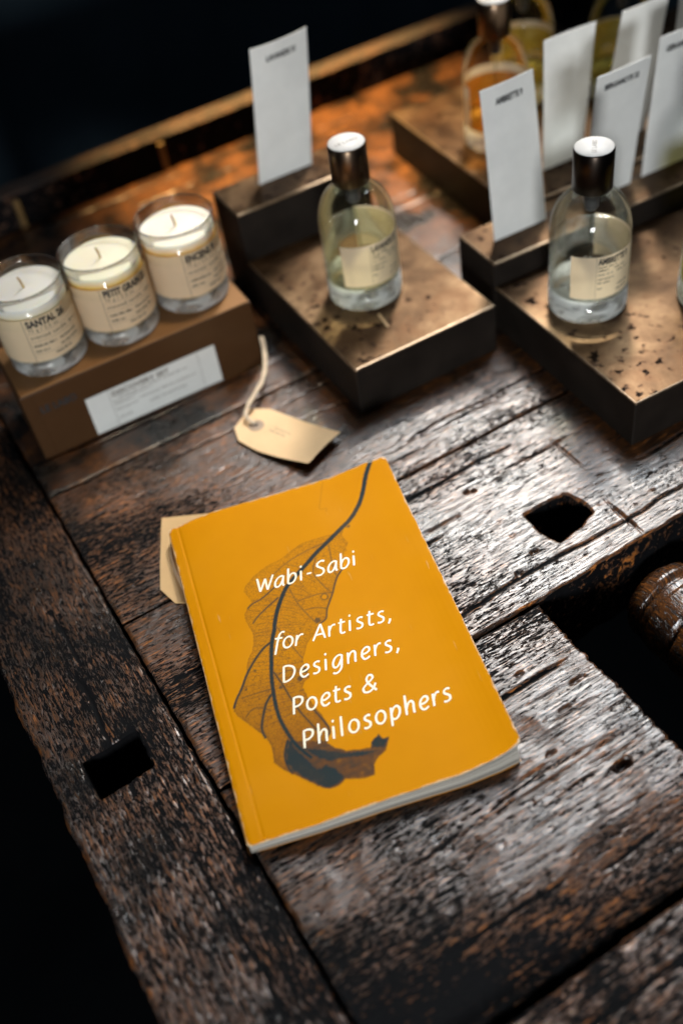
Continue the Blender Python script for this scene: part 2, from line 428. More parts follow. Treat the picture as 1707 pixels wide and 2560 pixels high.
def plank(name, s0, s1, t0, t1, h, grain, mat, seed, holes=(), ztop=0.0, thick=62.0, rough_edge=0.5, round_r=2.2,
          relief=1.0, groove=None, dents=(), edge_extra=None, label=None):
    N1 = Noise(seed); N2 = Noise(seed + 1); N3 = Noise(seed + 2)
    S, T = np.meshgrid(np.arange(s0 - h, s1 + 2 * h, h), np.arange(t0 - h, t1 + 2 * h, h), indexing='ij')
    outer = rnd_box(s0, s1, t0, t1)
    def sdf(S, T):
        d = outer(S, T) + rough_edge * (N1(S / 14, T / 14) + 0.6 * N2(S / 4.5, T / 4.5)) + rough_edge * 0.8
        if edge_extra is not None: d = d + edge_extra(S, T, N1, N3)
        for hs in holes:
            d = np.maximum(d, -(hs(S, T) + 0.6 + 0.7 * N2(S / 7, T / 7) + 0.4 * N3(S / 2.5, T / 2.5)))
        return d
    D = sdf(S, T)
    ns, nt_ = S.shape
    idx = np.arange(ns * nt_).reshape(ns, nt_)
    cells = np.stack([idx[:-1, :-1], idx[1:, :-1], idx[1:, 1:], idx[:-1, 1:]], -1).reshape(-1, 4)
    Df = D.ravel(); Sf = S.ravel().copy(); Tf = T.ravel().copy()
    keep = Df[cells].mean(1) < 0
    cells = cells[keep]
    # boundary edges
    e = np.concatenate([cells[:, [i, (i + 1) % 4]] for i in range(4)])
    NV = ns * nt_
    key = e[:, 0].astype(np.int64) * NV + e[:, 1]; rev = e[:, 1].astype(np.int64) * NV + e[:, 0]
    bd = e[~np.isin(key, rev)]
    bv = np.unique(bd)
    for _ in range(3):                                  # snap the rim to the outline
        s = Sf[bv]; t = Tf[bv]; d = sdf(s, t); ep = 0.2
        gx = (sdf(s + ep, t) - d) / ep; gy = (sdf(s, t + ep) - d) / ep; g2 = gx * gx + gy * gy + 0.05
        mv = np.clip(d, -h, h) / g2
        Sf[bv] = s - np.clip(mv * gx, -0.8 * h, 0.8 * h); Tf[bv] = t - np.clip(mv * gy, -0.8 * h, 0.8 * h)
    d = -sdf(Sf, Tf)
    G, A = (Sf, Tf) if grain == 's' else (Tf, Sf)      # along / across the grain
    wv = A + 5 * N3(G / 90, A / 60)
    z = 0.22 * N2(G / 150, A / 40) + 0.07 * N1(G / 40, wv / 8) + 0.035 * N3(G / 12, wv / 2.6)
    z = z - 0.55 * np.clip(N2(G / 32, wv / 1.8) - 0.25, 0, 1)
    z = z - 1.9 * np.clip(N3(G / 8 + 40, wv / 2.3) - 0.53, 0, 1)
    rc = np.random.RandomState(seed + 900)
    glen = (s1 - s0) if grain == 's' else (t1 - t0); g0 = s0 if grain == 's' else t0; a0 = t0 if grain == 's' else s0; alen = (t1 - t0) if grain == 's' else (s1 - s0)
    for _ in range(int(alen / 16) + 2):                 # long checks and scratches running with the grain
        L0 = rc.uniform(0.12, 0.45) * min(glen, 420); gs = g0 + rc.uniform(0, max(1, glen - L0)); ac = a0 + rc.uniform(14, alen - 14)
        line = ac + 2.2 * N1(G / 38 + ac, 0 * G + ac) + 0.5 * N2(G / 9, 0 * G + ac)
        wd = rc.uniform(0.55, 0.95); dp = rc.uniform(0.5, 1.7)
        fade_ = np.clip((G - gs) / 14, 0, 1) * np.clip((gs + L0 - G) / 14, 0, 1)
        z = z - dp * fade_ * np.exp(-((A - line) / wd) ** 2)
    z *= relief; zrel = z.copy()
    if groove is not None: z = z + groove(Sf, Tf, N1, N2)
    for (ds, dt, rs, rt, dep) in dents:
        q = ((Sf - ds) / rs) ** 2 + ((Tf - dt) / rt) ** 2 + 0.35 * N2(Sf / 3, Tf / 3)
        z = z - dep * np.clip(1 - q, 0, 1) ** 0.5
    rr = round_r * (1 + 0.5 * N1(Sf / 25, Tf / 25))
    x = np.clip(d, 0, rr); z = z - np.where(d < rr, rr - np.sqrt(np.maximum(rr * rr - (rr - x) ** 2, 0)), 0)
    z = np.minimum(z, 0.45) + ztop
    used = np.unique(cells); remap = -np.ones(NV, np.int64); remap[used] = np.arange(len(used))
    V = np.stack([Sf[used], Tf[used], z[used]], 1); Fq = remap[cells]
    # side walls (own vertices, so that the rim stays crisp)
    wi = -np.ones(NV, np.int64); wi[bv] = np.arange(len(bv)); base = len(V)
    top = np.stack([Sf[bv], Tf[bv], z[bv]], 1); bot = top.copy(); bot[:, 2] = ztop - thick
    mid = top.copy(); mid[:, 2] = z[bv] - 9
    nb = len(bv)
    V = np.concatenate([V, top, mid, bot])
    a = wi[bd[:, 0]]; b = wi[bd[:, 1]]
    w1 = np.stack([b + base, a + base, a + base + nb, b + base + nb], 1)
    w2 = np.stack([b + base + nb, a + base + nb, a + base + 2 * nb, b + base + 2 * nb], 1)
    me = np_mesh(name, V, [Fq, w1, w2])
    ra = me.attributes.new('relief', 'FLOAT', 'POINT'); rv = np.zeros(len(V), np.float32); rv[:len(used)] = np.clip(zrel[used], -2.5, 0.6)
    rv[len(used):] = -1.0; ra.data.foreach_set('value', rv)
    o = link(name, me, mat, bench)
    if label: o['label'] = label
    return o

WS = wood('oiled_wood_across', 's', 1.9, 0.0, clean=0.02, shade_falloff=[(0, 0.02, 0.20, -0.065, 0.0)])
WS2 = wood('oiled_wood_front', 's', 1.3, 4.3, clean=0.012, shade_falloff=[(0, 0.02, 0.16, -0.045, 0.0), (1, -0.118, -0.03, -0.12, 0.0)])
WS3 = wood('oiled_wood_rear', 's', 1.9, 8.1, clean=0.05, blotch=0.05, br=(0.42, 0.57), hi=(0.22, 0.095, 0.018))
WR = wood('oiled_wood_rail', 's', 0.8, 5.1, wet=-0.5, clean=0.05)
WT = wood('oiled_wood_left', 't', 1.25, 2.2, clean=-0.07, blotch=0.25)
WJ = wood('oiled_wood_jaw', 's', 1.3, 6.6, clean=-0.11)

hole_left = poly_sdf([(-53, 97), (-36, 98.5), (-20, 99), (-19.5, 84), (-20.5, 72.5), (-38, 70.5), (-52, 70), (-53.5, 84)])
hole_right = poly_sdf([(235, 97), (250, 97.5), (265, 96), (269.5, 86), (269, 74), (256, 69), (238, 66.5), (233.5, 80)])

plank('plank', -72, 0.2, -330, 640, 1.15, 't', WT, 11, [hole_left], rough_edge=0.8, round_r=2.0,
      edge_extra=lambda S, T, a, b: np.where(S < -50, 1.6 * a(S / 40, T / 26) + 1.0, 0),
      dents=[(-8, 55, 3, 5, 2.0)], label='long plank running front to back along the left end')
def front_groove(S, T, a, b):
    k = np.clip((S - 60) / 60, 0, 1) * np.clip((70 - np.abs(T + 40)) / 50, 0, 1)
    g = a(S / 38, T / 2.3); low = 1.6 * np.clip(a(S / 45, T / 38) - 0.15, 0, 1)
    edge = np.clip((-T - 78) / 40, 0, 1)
    return -k * 1.2 * np.clip(g - .08, 0, 1) - low * 2.2 - 9 * edge ** 1.7
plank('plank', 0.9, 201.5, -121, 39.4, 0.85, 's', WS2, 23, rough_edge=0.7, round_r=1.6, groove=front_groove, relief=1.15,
      edge_extra=lambda S, T, a, b: np.where(S > 170, 2.2 * np.clip(b(S / 30, T / 3.0) - 0.05, 0, 1) + 0.8 * a(S / 9, T / 9), 0),
      dents=[(172, -62, 6, 2.8, 6), (148, -38, 3, 1.2, 1.8), (170, -22, 4, 1.1, 1.8), (164, 8, 3, 1.2, 1.6), (186, -12, 6, 1.2, 2)],
      label='short front plank left of the deep opening, grooved and gouged')
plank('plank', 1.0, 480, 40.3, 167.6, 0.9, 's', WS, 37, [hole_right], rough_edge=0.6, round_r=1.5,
      edge_extra=lambda S, T, a, b: np.where((T < 60) & (S > 200), 1.8 * a(S / 22, T / 30) + 0.8, 0),
      dents=[(33, 96, 3.6, 3.2, 1.4), (280, 60, 1.1, 17, 2.5), (288, 122, 1.0, 18, 1.6), (222, 70, 3, 1.5, 2), (205, 62, 3, 2, 2), (191, 120, 16, 0.9, 2.0), (219, 133, 2, 1.6, 3), (223, 131, 2, 1.5, 3)],
      label='wide middle plank with the right-hand square peg hole')
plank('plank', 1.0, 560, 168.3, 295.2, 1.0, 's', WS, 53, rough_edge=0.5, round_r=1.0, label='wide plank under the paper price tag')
plank('plank', 1.0, 620, 296.4, 430, 1.5, 's', WS3, 71, rough_edge=0.5, round_r=1.2, label='plank under the cardboard box')
plank('plank', 1.0, 680, 430.8, 640, 2.0, 's', WS3, 83, rough_edge=0.5, round_r=1.2, relief=1.3, label='rearmost plank before the raised back rail')
# front vice jaw, rear rail, wooden screw in the opening, lower rail
plank('vice_jaw', -120, 420, -196, -125.5, 1.4, 's', WJ, 97, ztop=-1.5, thick=70, rough_edge=1.0, round_r=3.0, relief=1.4, label='loose front beam of the bench across a narrow gap')
plank('back_rail', -72, 760, 641, 664, 1.6, 's', WR, 101, ztop=31.5, thick=60, rough_edge=0.8, round_r=1.6, relief=0.7, label='thin raised rail closing the back of the bench')
rail = bpy.data.objects['back_rail']
for sx in (35, 100, 240, 345):
    bm = bmesh.new(); add_box(bm, sx, sx + 5, 636.6, 640.4, 0.5, 27, 0.8); 
    link('peg', bm_mesh('peg', bm), simple('peg_wood', (0.16, 0.09, 0.025), 0.5) if 'peg_wood' not in bpy.data.materials else bpy.data.materials['peg_wood'], rail)
bm = bmesh.new(); add_box(bm, 195, 470, -90, -60, -330, -270, 4)
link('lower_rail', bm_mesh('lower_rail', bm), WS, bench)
for sx, ty in ((-60, -100), (-60, 560), (560, 560)):
    bm = bmesh.new(); add_box(bm, sx, sx + 70, ty, ty + 70, -850, -63, 5)
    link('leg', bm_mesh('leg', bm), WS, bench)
# turned wooden vice screw
prof = [(0, 0)]
N = Noise(5)
zz = np.linspace(0, 160, 90)
def rscrew(z):
    r = 27.5 * (1 - math.exp(-(z + 1.2) / 5.5)) if z < 24 else 27.2
    for g, w, dp in ((20, 1.8, 4.0), (25, 1.3, 2.4), (44, 1.8, 4.2), (66, 2.0, 3.0), (90, 1.8, 2.6), (115, 1.8, 2.6)):
        r -= dp * math.exp(-((z - g) / w) ** 2)
    return r
prof += [(rscrew(z), z) for z in zz]
me = lathe('vice_screw', prof, 96)
co = np.empty(len(me.vertices) * 3, np.float32); me.vertices.foreach_get('co', co); co = co.reshape(-1, 3)
th = np.arctan2(co[:, 1], co[:, 0]) * 20; fade = np.clip(co[:, 2] * 300, 0, 1)
dsp = (0.45 * N(th / 8, co[:, 2] * 1000 / 9) + 0.4 * N(th / 4, co[:, 2] * 1000 / 1.6)) * MM * fade
rad = np.hypot(co[:, 0], co[:, 1]) + 1e-9
co[:, 0] *= 1 + dsp / rad; co[:, 1] *= 1 + dsp / rad
me.vertices.foreach_set('co', co.ravel())
sw = wood('polished_dark_screw_wood', 't', 1.5, 3.3, wet=0.10, clean=0.02)
o = link('vice_screw', me, sw, bench)
o.rotation_euler = (math.radians(90), 0, 0); o.location = (0.281, 0.037, -0.041)
o['label'] = 'turned shiny wooden vice screw lying in the dark opening'

# ------------------------------------------------------------------ the yellow paperback
PR = json.loads(r'''{"corners": [[-0.9, -1.8], [138.0, -0.4], [140.6, 212.3], [1.0, 214.3]], "edge_bottom": [[-0.9, -1.8], [34.3, -3.3], [70.3, -3.4], [106.3, -5.0], [125.5, -3.4], [138.0, -0.4]], "edge_top": [[1.0, 214.3], [29.6, 217.0], [67.7, 215.2], [103.4, 212.1], [121.8, 213.1], [140.6, 212.3]], "outline": [[100.0, 169.6], [97.4, 164.5], [99.2, 157.8], [96.7, 155.0], [96.6, 152.4], [94.9, 152.3], [93.7, 147.6], [90.3, 140.6], [86.1, 136.6], [82.4, 130.8], [80.0, 126.1], [76.9, 121.0], [74.2, 117.3], [72.5, 112.6], [71.3, 110.8], [67.1, 109.0], [62.8, 104.1], [57.3, 99.3], [54.4, 93.5], [52.4, 90.5], [52.2, 85.6], [52.3, 81.7], [52.3, 77.9], [49.1, 76.3], [47.5, 73.2], [48.2, 67.3], [50.4, 59.1], [52.4, 52.8], [53.8, 46.0], [53.1, 42.8], [51.5, 40.8], [50.1, 37.5], [52.7, 33.5], [57.6, 29.8], [63.7, 27.9], [69.7, 26.8], [71.0, 29.7], [75.7, 32.5], [76.9, 29.4], [80.2, 29.0], [77.8, 25.2], [76.1, 22.5], [72.0, 20.9], [68.4, 17.5], [66.9, 12.1], [61.8, 12.0], [56.3, 13.8], [53.1, 15.1], [48.9, 13.1], [44.0, 13.0], [41.0, 14.8], [34.6, 21.6], [29.0, 27.5], [24.8, 32.2], [22.3, 36.7], [23.0, 41.6], [23.3, 46.5], [22.3, 50.8], [20.8, 54.7], [19.3, 56.4], [14.9, 63.7], [11.2, 69.7], [10.1, 73.1], [10.7, 76.7], [12.9, 79.6], [16.8, 84.9], [20.7, 90.4], [22.2, 93.7], [22.8, 97.5], [24.8, 101.5], [27.9, 105.9], [30.3, 111.5], [31.5, 117.8], [30.3, 122.6], [29.6, 127.6], [29.9, 131.5], [32.9, 135.9], [36.1, 138.6], [35.1, 142.3], [33.6, 147.9], [34.6, 150.8], [41.1, 156.4], [50.7, 160.8], [58.9, 162.4], [65.6, 165.5], [73.2, 168.8], [81.1, 168.8], [89.6, 168.5], [94.1, 167.8]], "midrib": [[131.9, 213.7], [125.3, 203.5], [119.2, 191.3], [113.4, 182.2], [105.5, 174.3], [98.0, 169.6], [88.9, 163.9], [80.1, 158.6], [72.5, 152.9], [65.2, 147.6], [59.5, 143.3], [55.1, 138.6], [50.8, 132.2], [47.2, 125.7], [44.3, 119.2], [42.8, 114.7], [40.5, 109.8], [38.0, 102.5], [35.9, 94.4], [34.2, 87.9], [32.9, 80.6], [31.9, 73.2], [31.3, 65.9], [31.6, 57.6], [33.4, 48.2], [36.1, 40.0], [40.2, 32.8]], "v_dark": [[[38.6, 107.6], [33.7, 105.1], [27.6, 99.5], [22.0, 93.0], [16.8, 84.9], [12.9, 79.6], [10.6, 75.2]], [[30.6, 75.3], [26.8, 70.8], [23.4, 63.9], [21.2, 57.4], [21.6, 51.8]], [[31.9, 45.9], [29.0, 40.0], [28.0, 34.1], [29.1, 28.1]]], "v_mid": [[[50.5, 135.6], [43.1, 131.5], [36.4, 127.2], [33.1, 124.0]], [[50.7, 143.8], [42.5, 139.1], [35.7, 137.1], [32.7, 135.1]], [[90.3, 140.6], [86.1, 136.6], [82.4, 130.8], [80.0, 126.1], [74.2, 117.3], [71.8, 111.3], [68.1, 109.3]], [[35.8, 88.0], [38.0, 79.3], [39.6, 70.9], [42.0, 60.9], [45.5, 51.3], [48.7, 42.8]], [[49.3, 57.9], [52.1, 50.1], [53.5, 45.2], [52.8, 41.9], [50.3, 40.0]]], "v_thin": [[[88.3, 164.1], [79.4, 162.9], [71.0, 161.4], [61.0, 158.0], [53.3, 153.6], [49.4, 151.1]], [[78.3, 154.6], [74.2, 145.3], [76.0, 136.1], [80.0, 126.1]], [[58.3, 138.8], [60.0, 126.7], [63.4, 116.4], [65.9, 110.1]], [[88.2, 160.6], [86.4, 149.2], [85.6, 140.2], [86.1, 136.6]], [[60.6, 128.8], [65.7, 129.1], [73.3, 129.0], [80.2, 126.8]], [[62.9, 121.4], [69.4, 120.2], [74.2, 117.3]], [[99.2, 210.7], [93.7, 196.8], [91.4, 190.2], [95.1, 189.0], [94.4, 186.5]], [[44.7, 116.5], [47.5, 106.8], [50.6, 96.4], [52.4, 91.2]], [[15.1, 67.3], [19.8, 70.7], [24.5, 69.4], [28.1, 66.1]], [[31.5, 78.8], [25.1, 79.1], [15.5, 79.3]], [[35.3, 85.9], [43.9, 86.3], [51.1, 81.7]]], "blob_dark": [[[28.7, 40.1], [27.9, 34.8], [28.9, 29.6], [34.7, 21.9], [41.1, 15.1], [44.1, 13.2], [49.0, 13.7], [53.1, 16.1], [50.0, 22.7], [46.2, 26.2], [41.7, 25.3], [39.5, 30.3], [36.5, 37.0], [34.1, 41.5], [34.6, 45.6], [32.1, 45.8]], [[70.7, 29.8], [75.8, 32.3], [76.7, 29.5], [79.6, 28.0], [76.1, 24.1], [70.1, 26.2]], [[36.3, 40.6], [45.9, 35.4], [57.4, 28.8], [69.2, 25.5], [76.1, 24.1], [65.5, 23.5], [54.2, 26.5], [48.2, 26.8], [43.3, 30.8]]], "blob_half": [[[31.6, 46.0], [51.6, 38.1], [57.6, 29.4], [69.2, 25.5], [75.9, 23.5], [68.4, 17.5], [66.9, 12.1], [53.1, 15.1], [44.0, 13.0], [34.6, 21.6], [27.8, 34.2]]], "hole": [75.1, 125.8], "spots": [[26.3, 93.2, 1.3], [36.7, 77.9, 1.6], [19.1, 83.6, 1.2], [51.5, 83.2, 2.2], [47.7, 79.2, 2.0], [67.0, 111.8, 2.2], [103.0, 169.6, 1.4]], "words": [{"t": "Wabi-Sabi", "a": [40.2, 143.9], "b": [97.8, 140.3]}, {"t": "for", "a": [38.8, 102.3], "b": [52.9, 99.7]}, {"t": "Artists,", "a": [60.8, 99.4], "b": [103.8, 96.2]}, {"t": "Designers,", "a": [38.4, 80.1], "b": [101.6, 76.4]}, {"t": "Poets", "a": [38.3, 59.4], "b": [68.6, 57.7]}, {"t": "&", "a": [75.5, 57.9], "b": [82.5, 57.2]}, {"t": "Philosophers", "a": [38.2, 38.6], "b": [115.5, 36.7]}], "capW": [[39.9, 153.5], [40.6, 143.9]], "capD": [[40.4, 90.5], [38.4, 80.1]], "capP": [[40.2, 48.4], [38.2, 38.6]]}''')
book = thing('paperback_book', 'worn mustard yellow paperback with a skeleton leaf and white title', 'book', (70, 105, 0))
BO = np.array([70.0, 105.0])
CORN = np.array([[-.9, -1.6], [137.9, -0.6], [140.6, 212.3], [1.0, 214.4]])
def coverz(x, y):
    u = np.clip(x / 140, 0, 1); v = np.clip(y / 214, 0, 1)
    zb = np.interp(u, [0, .05, .26, .53, .8, .92, 1], [9.6, 10, 10.2, 10.6, 11.6, 14, 18.5])
    zt = np.interp(u, [0, .06, .2, .5, .75, .9, 1], [10, 12, 13.3, 14.2, 15.3, 17.6, 19.5])
    return zb * (1 - v) + zt * v
NB = Noise(31)
def cover_surf(x, y):
    x = np.asarray(x, float); y = np.asarray(y, float)
    # smooth the piecewise profile
    z = sum(coverz(x + dx, y) for dx in (-6, -3, 0, 3, 6)) / 5
    z = z - 0.45 * np.exp(-((x - 7.2) / 0.7) ** 2)                    # hinge crease
    z = z - 1.1 * np.clip((2.2 - x) / 3.0, 0, 1) ** 1.5               # spine edge rolls off
    z = z + 0.25 * NB(x / 60, y / 45)
    return z
# cover sheet
nu, nv = 300, 460
a, b = np.meshgrid(np.linspace(0, 1, nu), np.linspace(0, 1, nv), indexing='ij')
def bil(a, b):
    P = ((1 - a) * (1 - b))[..., None] * CORN[0] + (a * (1 - b))[..., None] * CORN[1] + (a * b)[..., None] * CORN[2] + ((1 - a) * b)[..., None] * CORN[3]
    # bowed bottom and top edges, nibbled corners
    P[..., 1] += (1 - b) * np.interp(a, [0, .25, .5, .77, .91, 1], [0, -1.2, -1.2, -2.4, -1.4, 0.2]) + b * np.interp(a, [0, .2, .48, .75, .9, 1], [0, 2.0, .8, -.6, .5, 0])
    cx_ = np.minimum(a * 139, (1 - a) * 139); cy_ = np.minimum(b * 214, (1 - b) * 214)
    k = np.clip(1 - (cx_ + cy_) / 2.6, 0, 1) ** 1.5
    P[..., 0] += k * np.where(a < .5, .7, -.7); P[..., 1] += k * np.where(b < .5, .7, -.7)
    return P
P = bil(a, b); X, Y = P[..., 0], P[..., 1]; Z = cover_surf(X, Y)
idx = np.arange(nu * nv).reshape(nu, nv)
Q = np.stack([idx[:-1, :-1], idx[1:, :-1], idx[1:, 1:], idx[:-1, 1:]], -1).reshape(-1, 4)
top = np.stack([X - BO[0], Y - BO[1], Z], -1).reshape(-1, 3)
bot = top - np.array([0, 0, 0.42]); n0 = len(top)
rim = np.concatenate([idx[:, 0], idx[-1, 1:], idx[::-1, -1][1:], idx[0, ::-1][1:-1]])
r2 = np.roll(rim, -1)
sides = np.stack([r2, rim, rim + n0, r2 + n0], 1)
me = np_mesh('front_cover', np.concatenate([top, bot]), [Q, Q[:, ::-1] + n0, sides])
# printed leaf and wear, painted as flat print
xs = X.ravel(); ys = Y.ravel()
def seg_dist(poly, per=5):
    L = catmull(poly, per); d = np.full(xs.shape, 1e9)
    lo = L.min(0) - 8; hi = L.max(0) + 8
    m_ = (xs > lo[0]) & (xs < hi[0]) & (ys > lo[1]) & (ys < hi[1]); px = xs[m_]; py = ys[m_]; dd = d[m_]; tt = np.zeros(len(px))
    for i in range(len(L) - 1):
        A = L[i]; e = L[i + 1] - A
        h = np.clip(((px - A[0]) * e[0] + (py - A[1]) * e[1]) / (e @ e + 1e-9), 0, 1)
        q = np.hypot(px - A[0] - h * e[0], py - A[1] - h * e[1]); better = q < dd
        dd = np.where(better, q, dd); tt = np.where(better, (i + h) / (len(L) - 1), tt)
    d[m_] = dd; t = np.zeros(xs.shape); t[m_] = tt
    return d, t
def soft(d, w, s=0.35): return np.clip((w + s - d) / (2 * s), 0, 1)
n1 = NB(xs / 3.0, ys / 3.0); n2 = NB(xs / 11.0, ys / 11.0); n3 = NB(xs / 1.1 + 50, ys / 1.1)
out = poly_sdf(PR['outline'])(xs + 0.35 * n3, ys + 0.35 * n1)
leaf = np.clip((0.25 - out) / 0.5, 0, 1)
low = np.clip((95 - ys) / 75, 0, 1)                       # the leaf print darkens toward its tip
tone = leaf * (0.075 + 0.05 * n2 + 0.26 * np.exp(-np.abs(out) / 0.7) + 0.40 * low ** .8 + 0.10 * np.clip(n1, 0, 1) + .04)
tone *= np.where((ys > 140), 0.75, 1)
ve = np.zeros(xs.shape)
def vein(pl, w0, w1, op, jit=0.25):
    global ve
    d, t = seg_dist(pl); w = w0 + (w1 - w0) * t + 0.15 * n3 * w0
    ve = np.maximum(ve, op * soft(d + jit * 0.3 * n1, w))
vein(PR['midrib'], 1.45, 1.0, 0.99)
for p_ in PR['v_dark']: vein(p_, 0.72, 0.60, 0.97)
for p_ in PR['v_mid']: vein(p_, 0.48, 0.42, 0.94)
for i_, p_ in enumerate(PR['v_thin']): vein(p_, 0.27, 0.23, 0.25 if i_ == 6 else 0.85)
# fine side veins between rib and rim
for k_ in range(38):
    t_ = 0.34 + 0.56 * k_ / 38; Lm = catmull(PR['midrib'], 5); i_ = int(t_ * (len(Lm) - 2)); A = Lm[i_]; tg = Lm[i_ + 1] - Lm[i_ - 1]; tg /= np.hypot(*tg)
    nr = np.array([-tg[1], tg[0]])
    for sgn in (-1, 1):
        ln = 9 + 9 * random.random()
        pl = [A, A + sgn * nr * ln * .4 + tg * random.uniform(-1, 1.5), A + sgn * nr * ln + tg * random.uniform(-1, 3)]
        d, t = seg_dist(pl, 4); ve = np.maximum(ve, leaf * 0.60 * soft(d + 0.25 * n3, 0.12, 0.28))
half = np.clip((0.6 - poly_sdf(PR['blob_half'][0])(xs + .5 * n1, ys + .5 * n3)) / 1.2, 0, 1) * leaf
tone = np.maximum(tone, half * (0.72 + 0.16 * n2 + 0.20 * n1))
ve = np.maximum(ve, half * np.clip(0.40 + 0.22 * NB(xs / 9, ys / 2.2) + 0.18 * n1, 0, .8))
for p_ in PR['blob_dark']:
    ve = np.maximum(ve, 0.97 * np.clip((0.9 - poly_sdf(p_)(xs + .7 * n1, ys + .7 * n3)) / 1.8, 0, 1) * (0.95 + .06 * n2) * leaf)
for (sx, sy, sr) in PR['spots']: ve = np.maximum(ve, 0.75 * np.clip((sr + 0.5 * n3 - np.hypot(xs - sx, ys - sy)) / 0.8, 0, 1))
hx, hy = PR['hole']; hd = np.hypot((xs - hx), (ys - hy) * 0.9)
ve = np.maximum(ve, 0.88 * soft(np.abs(hd - 1.9), 0.28)); inside = np.clip((1.7 - hd) / 0.4, 0, 1)
tone *= 1 - inside; ve = np.where(hd < 1.4, 0, ve)
base = np.array([0.560, 0.214, 0.0006]); mid = np.array([0.17, 0.062, 0.012]); dark = np.array([0.012, 0.030, 0.035])
col = base + 0.010 * n2[:, None] * np.array([1, .5, .05]) + 0.014 * NB(xs / 46, ys / 38)[:, None] * np.array([1, .6, .1])
col = col + (mid - col) * np.clip(tone * 1.55, 0, 1)[:, None]
col = col + (dark - col) * np.clip(ve, 0, 1)[:, None]
# rubbed pale edges and corners
ed = np.minimum.reduce([(a * 139).ravel(), ((1 - a) * 139).ravel(), (b * 214).ravel(), ((1 - b) * 214).ravel()])
cr = np.minimum((a * 139).ravel(), ((1 - a) * 139).ravel()) + np.minimum((b * 214).ravel(), ((1 - b) * 214).ravel())
wear = np.clip((0.55 + 0.75 * NB(xs / 6, ys / 6) + 0.4 * n3 - ed) / 0.60, 0, 1) * 0.60
scr = np.clip(NB(xs / 1.4 + 20, ys / 16) - 0.52, 0, 1) * np.clip(NB(xs / 30, ys / 30) + .1, 0, 1) * 1.6
wear = np.maximum(wear, np.clip(scr - .12, 0, .12))
wear = np.maximum(wear, np.clip((3.0 + 1.6 * n3 - cr) / 1.2, 0, 1) * 0.85)
col = col + (np.array([0.74, 0.62, 0.44]) - col) * wear[:, None]
haze_ = np.clip(NB(xs / 22 + 5, ys / 40) - 0.1, 0, 1) * 0.06 * (1 - leaf)
col = col + (np.array([0.72, 0.36, 0.09]) - col) * haze_[:, None]      # rubbed, paler blotches
full = np.ones((2 * n0, 4), np.float32); full[:n0, :3] = np.clip(col, 0.001, 1); full[n0:, :3] = (0.7, 0.62, 0.48)
at = me.color_attributes.new('print', 'FLOAT_COLOR', 'POINT'); at.data.foreach_set('color', full.ravel())
lm = me.attributes.new('leaf', 'FLOAT', 'POINT'); lv = np.zeros(2 * n0, np.float32); lv[:n0] = leaf * (1 - inside) * np.clip(1 - half * .7, 0, 1); lm.data.foreach_set('value', lv)
cm, cnt, cp = new_mat('printed_cover_stock'); ck = NT(cnt)
ca = ck.n('ShaderNodeAttribute', attribute_name='print'); la = ck.n('ShaderNodeAttribute', attribute_name='leaf')
vor = ck.n('ShaderNodeTexVoronoi', feature='DISTANCE_TO_EDGE'); vor.inputs['Scale'].default_value = 520
wn = ck.noise(ck.coords(), 300, 3); cc = ck.coords()
wc = ck.n('ShaderNodeTexNoise'); wc.inputs['Scale'].default_value = 220; ck.l(cc, wc.inputs['Vector'])
ck.l(ck.mix(0.0035, cc, wc.outputs['Color']), vor.inputs['Vector'])
net = ck.ramp(vor.outputs['Distance'], [(0.0, (1, 1, 1)), (0.085, (0, 0, 0))])
f = ck.math('MULTIPLY', ck.math('MULTIPLY', net, la.outputs['Fac']), ck.math('MULTIPLY', wn, 1.0))
ck.l(ck.mix(f, ca.outputs['Color'], (0.07, 0.035, 0.02)), cp.inputs['Base Color'])
fib = ck.noise(ck.coords(), 1400, 3, 0.6)
ck.l(ck.bump(fib, 0.10, 0.0002, ck.bump(ck.noise(ck.coords(), 9, 2), 0.05, 0.002)), cp.inputs['Normal'])
cp.inputs['Roughness'].default_value = 0.55; cp.inputs['Specular IOR Level'].default_value = 0.035
cover = link('front_cover', me, cm, book)

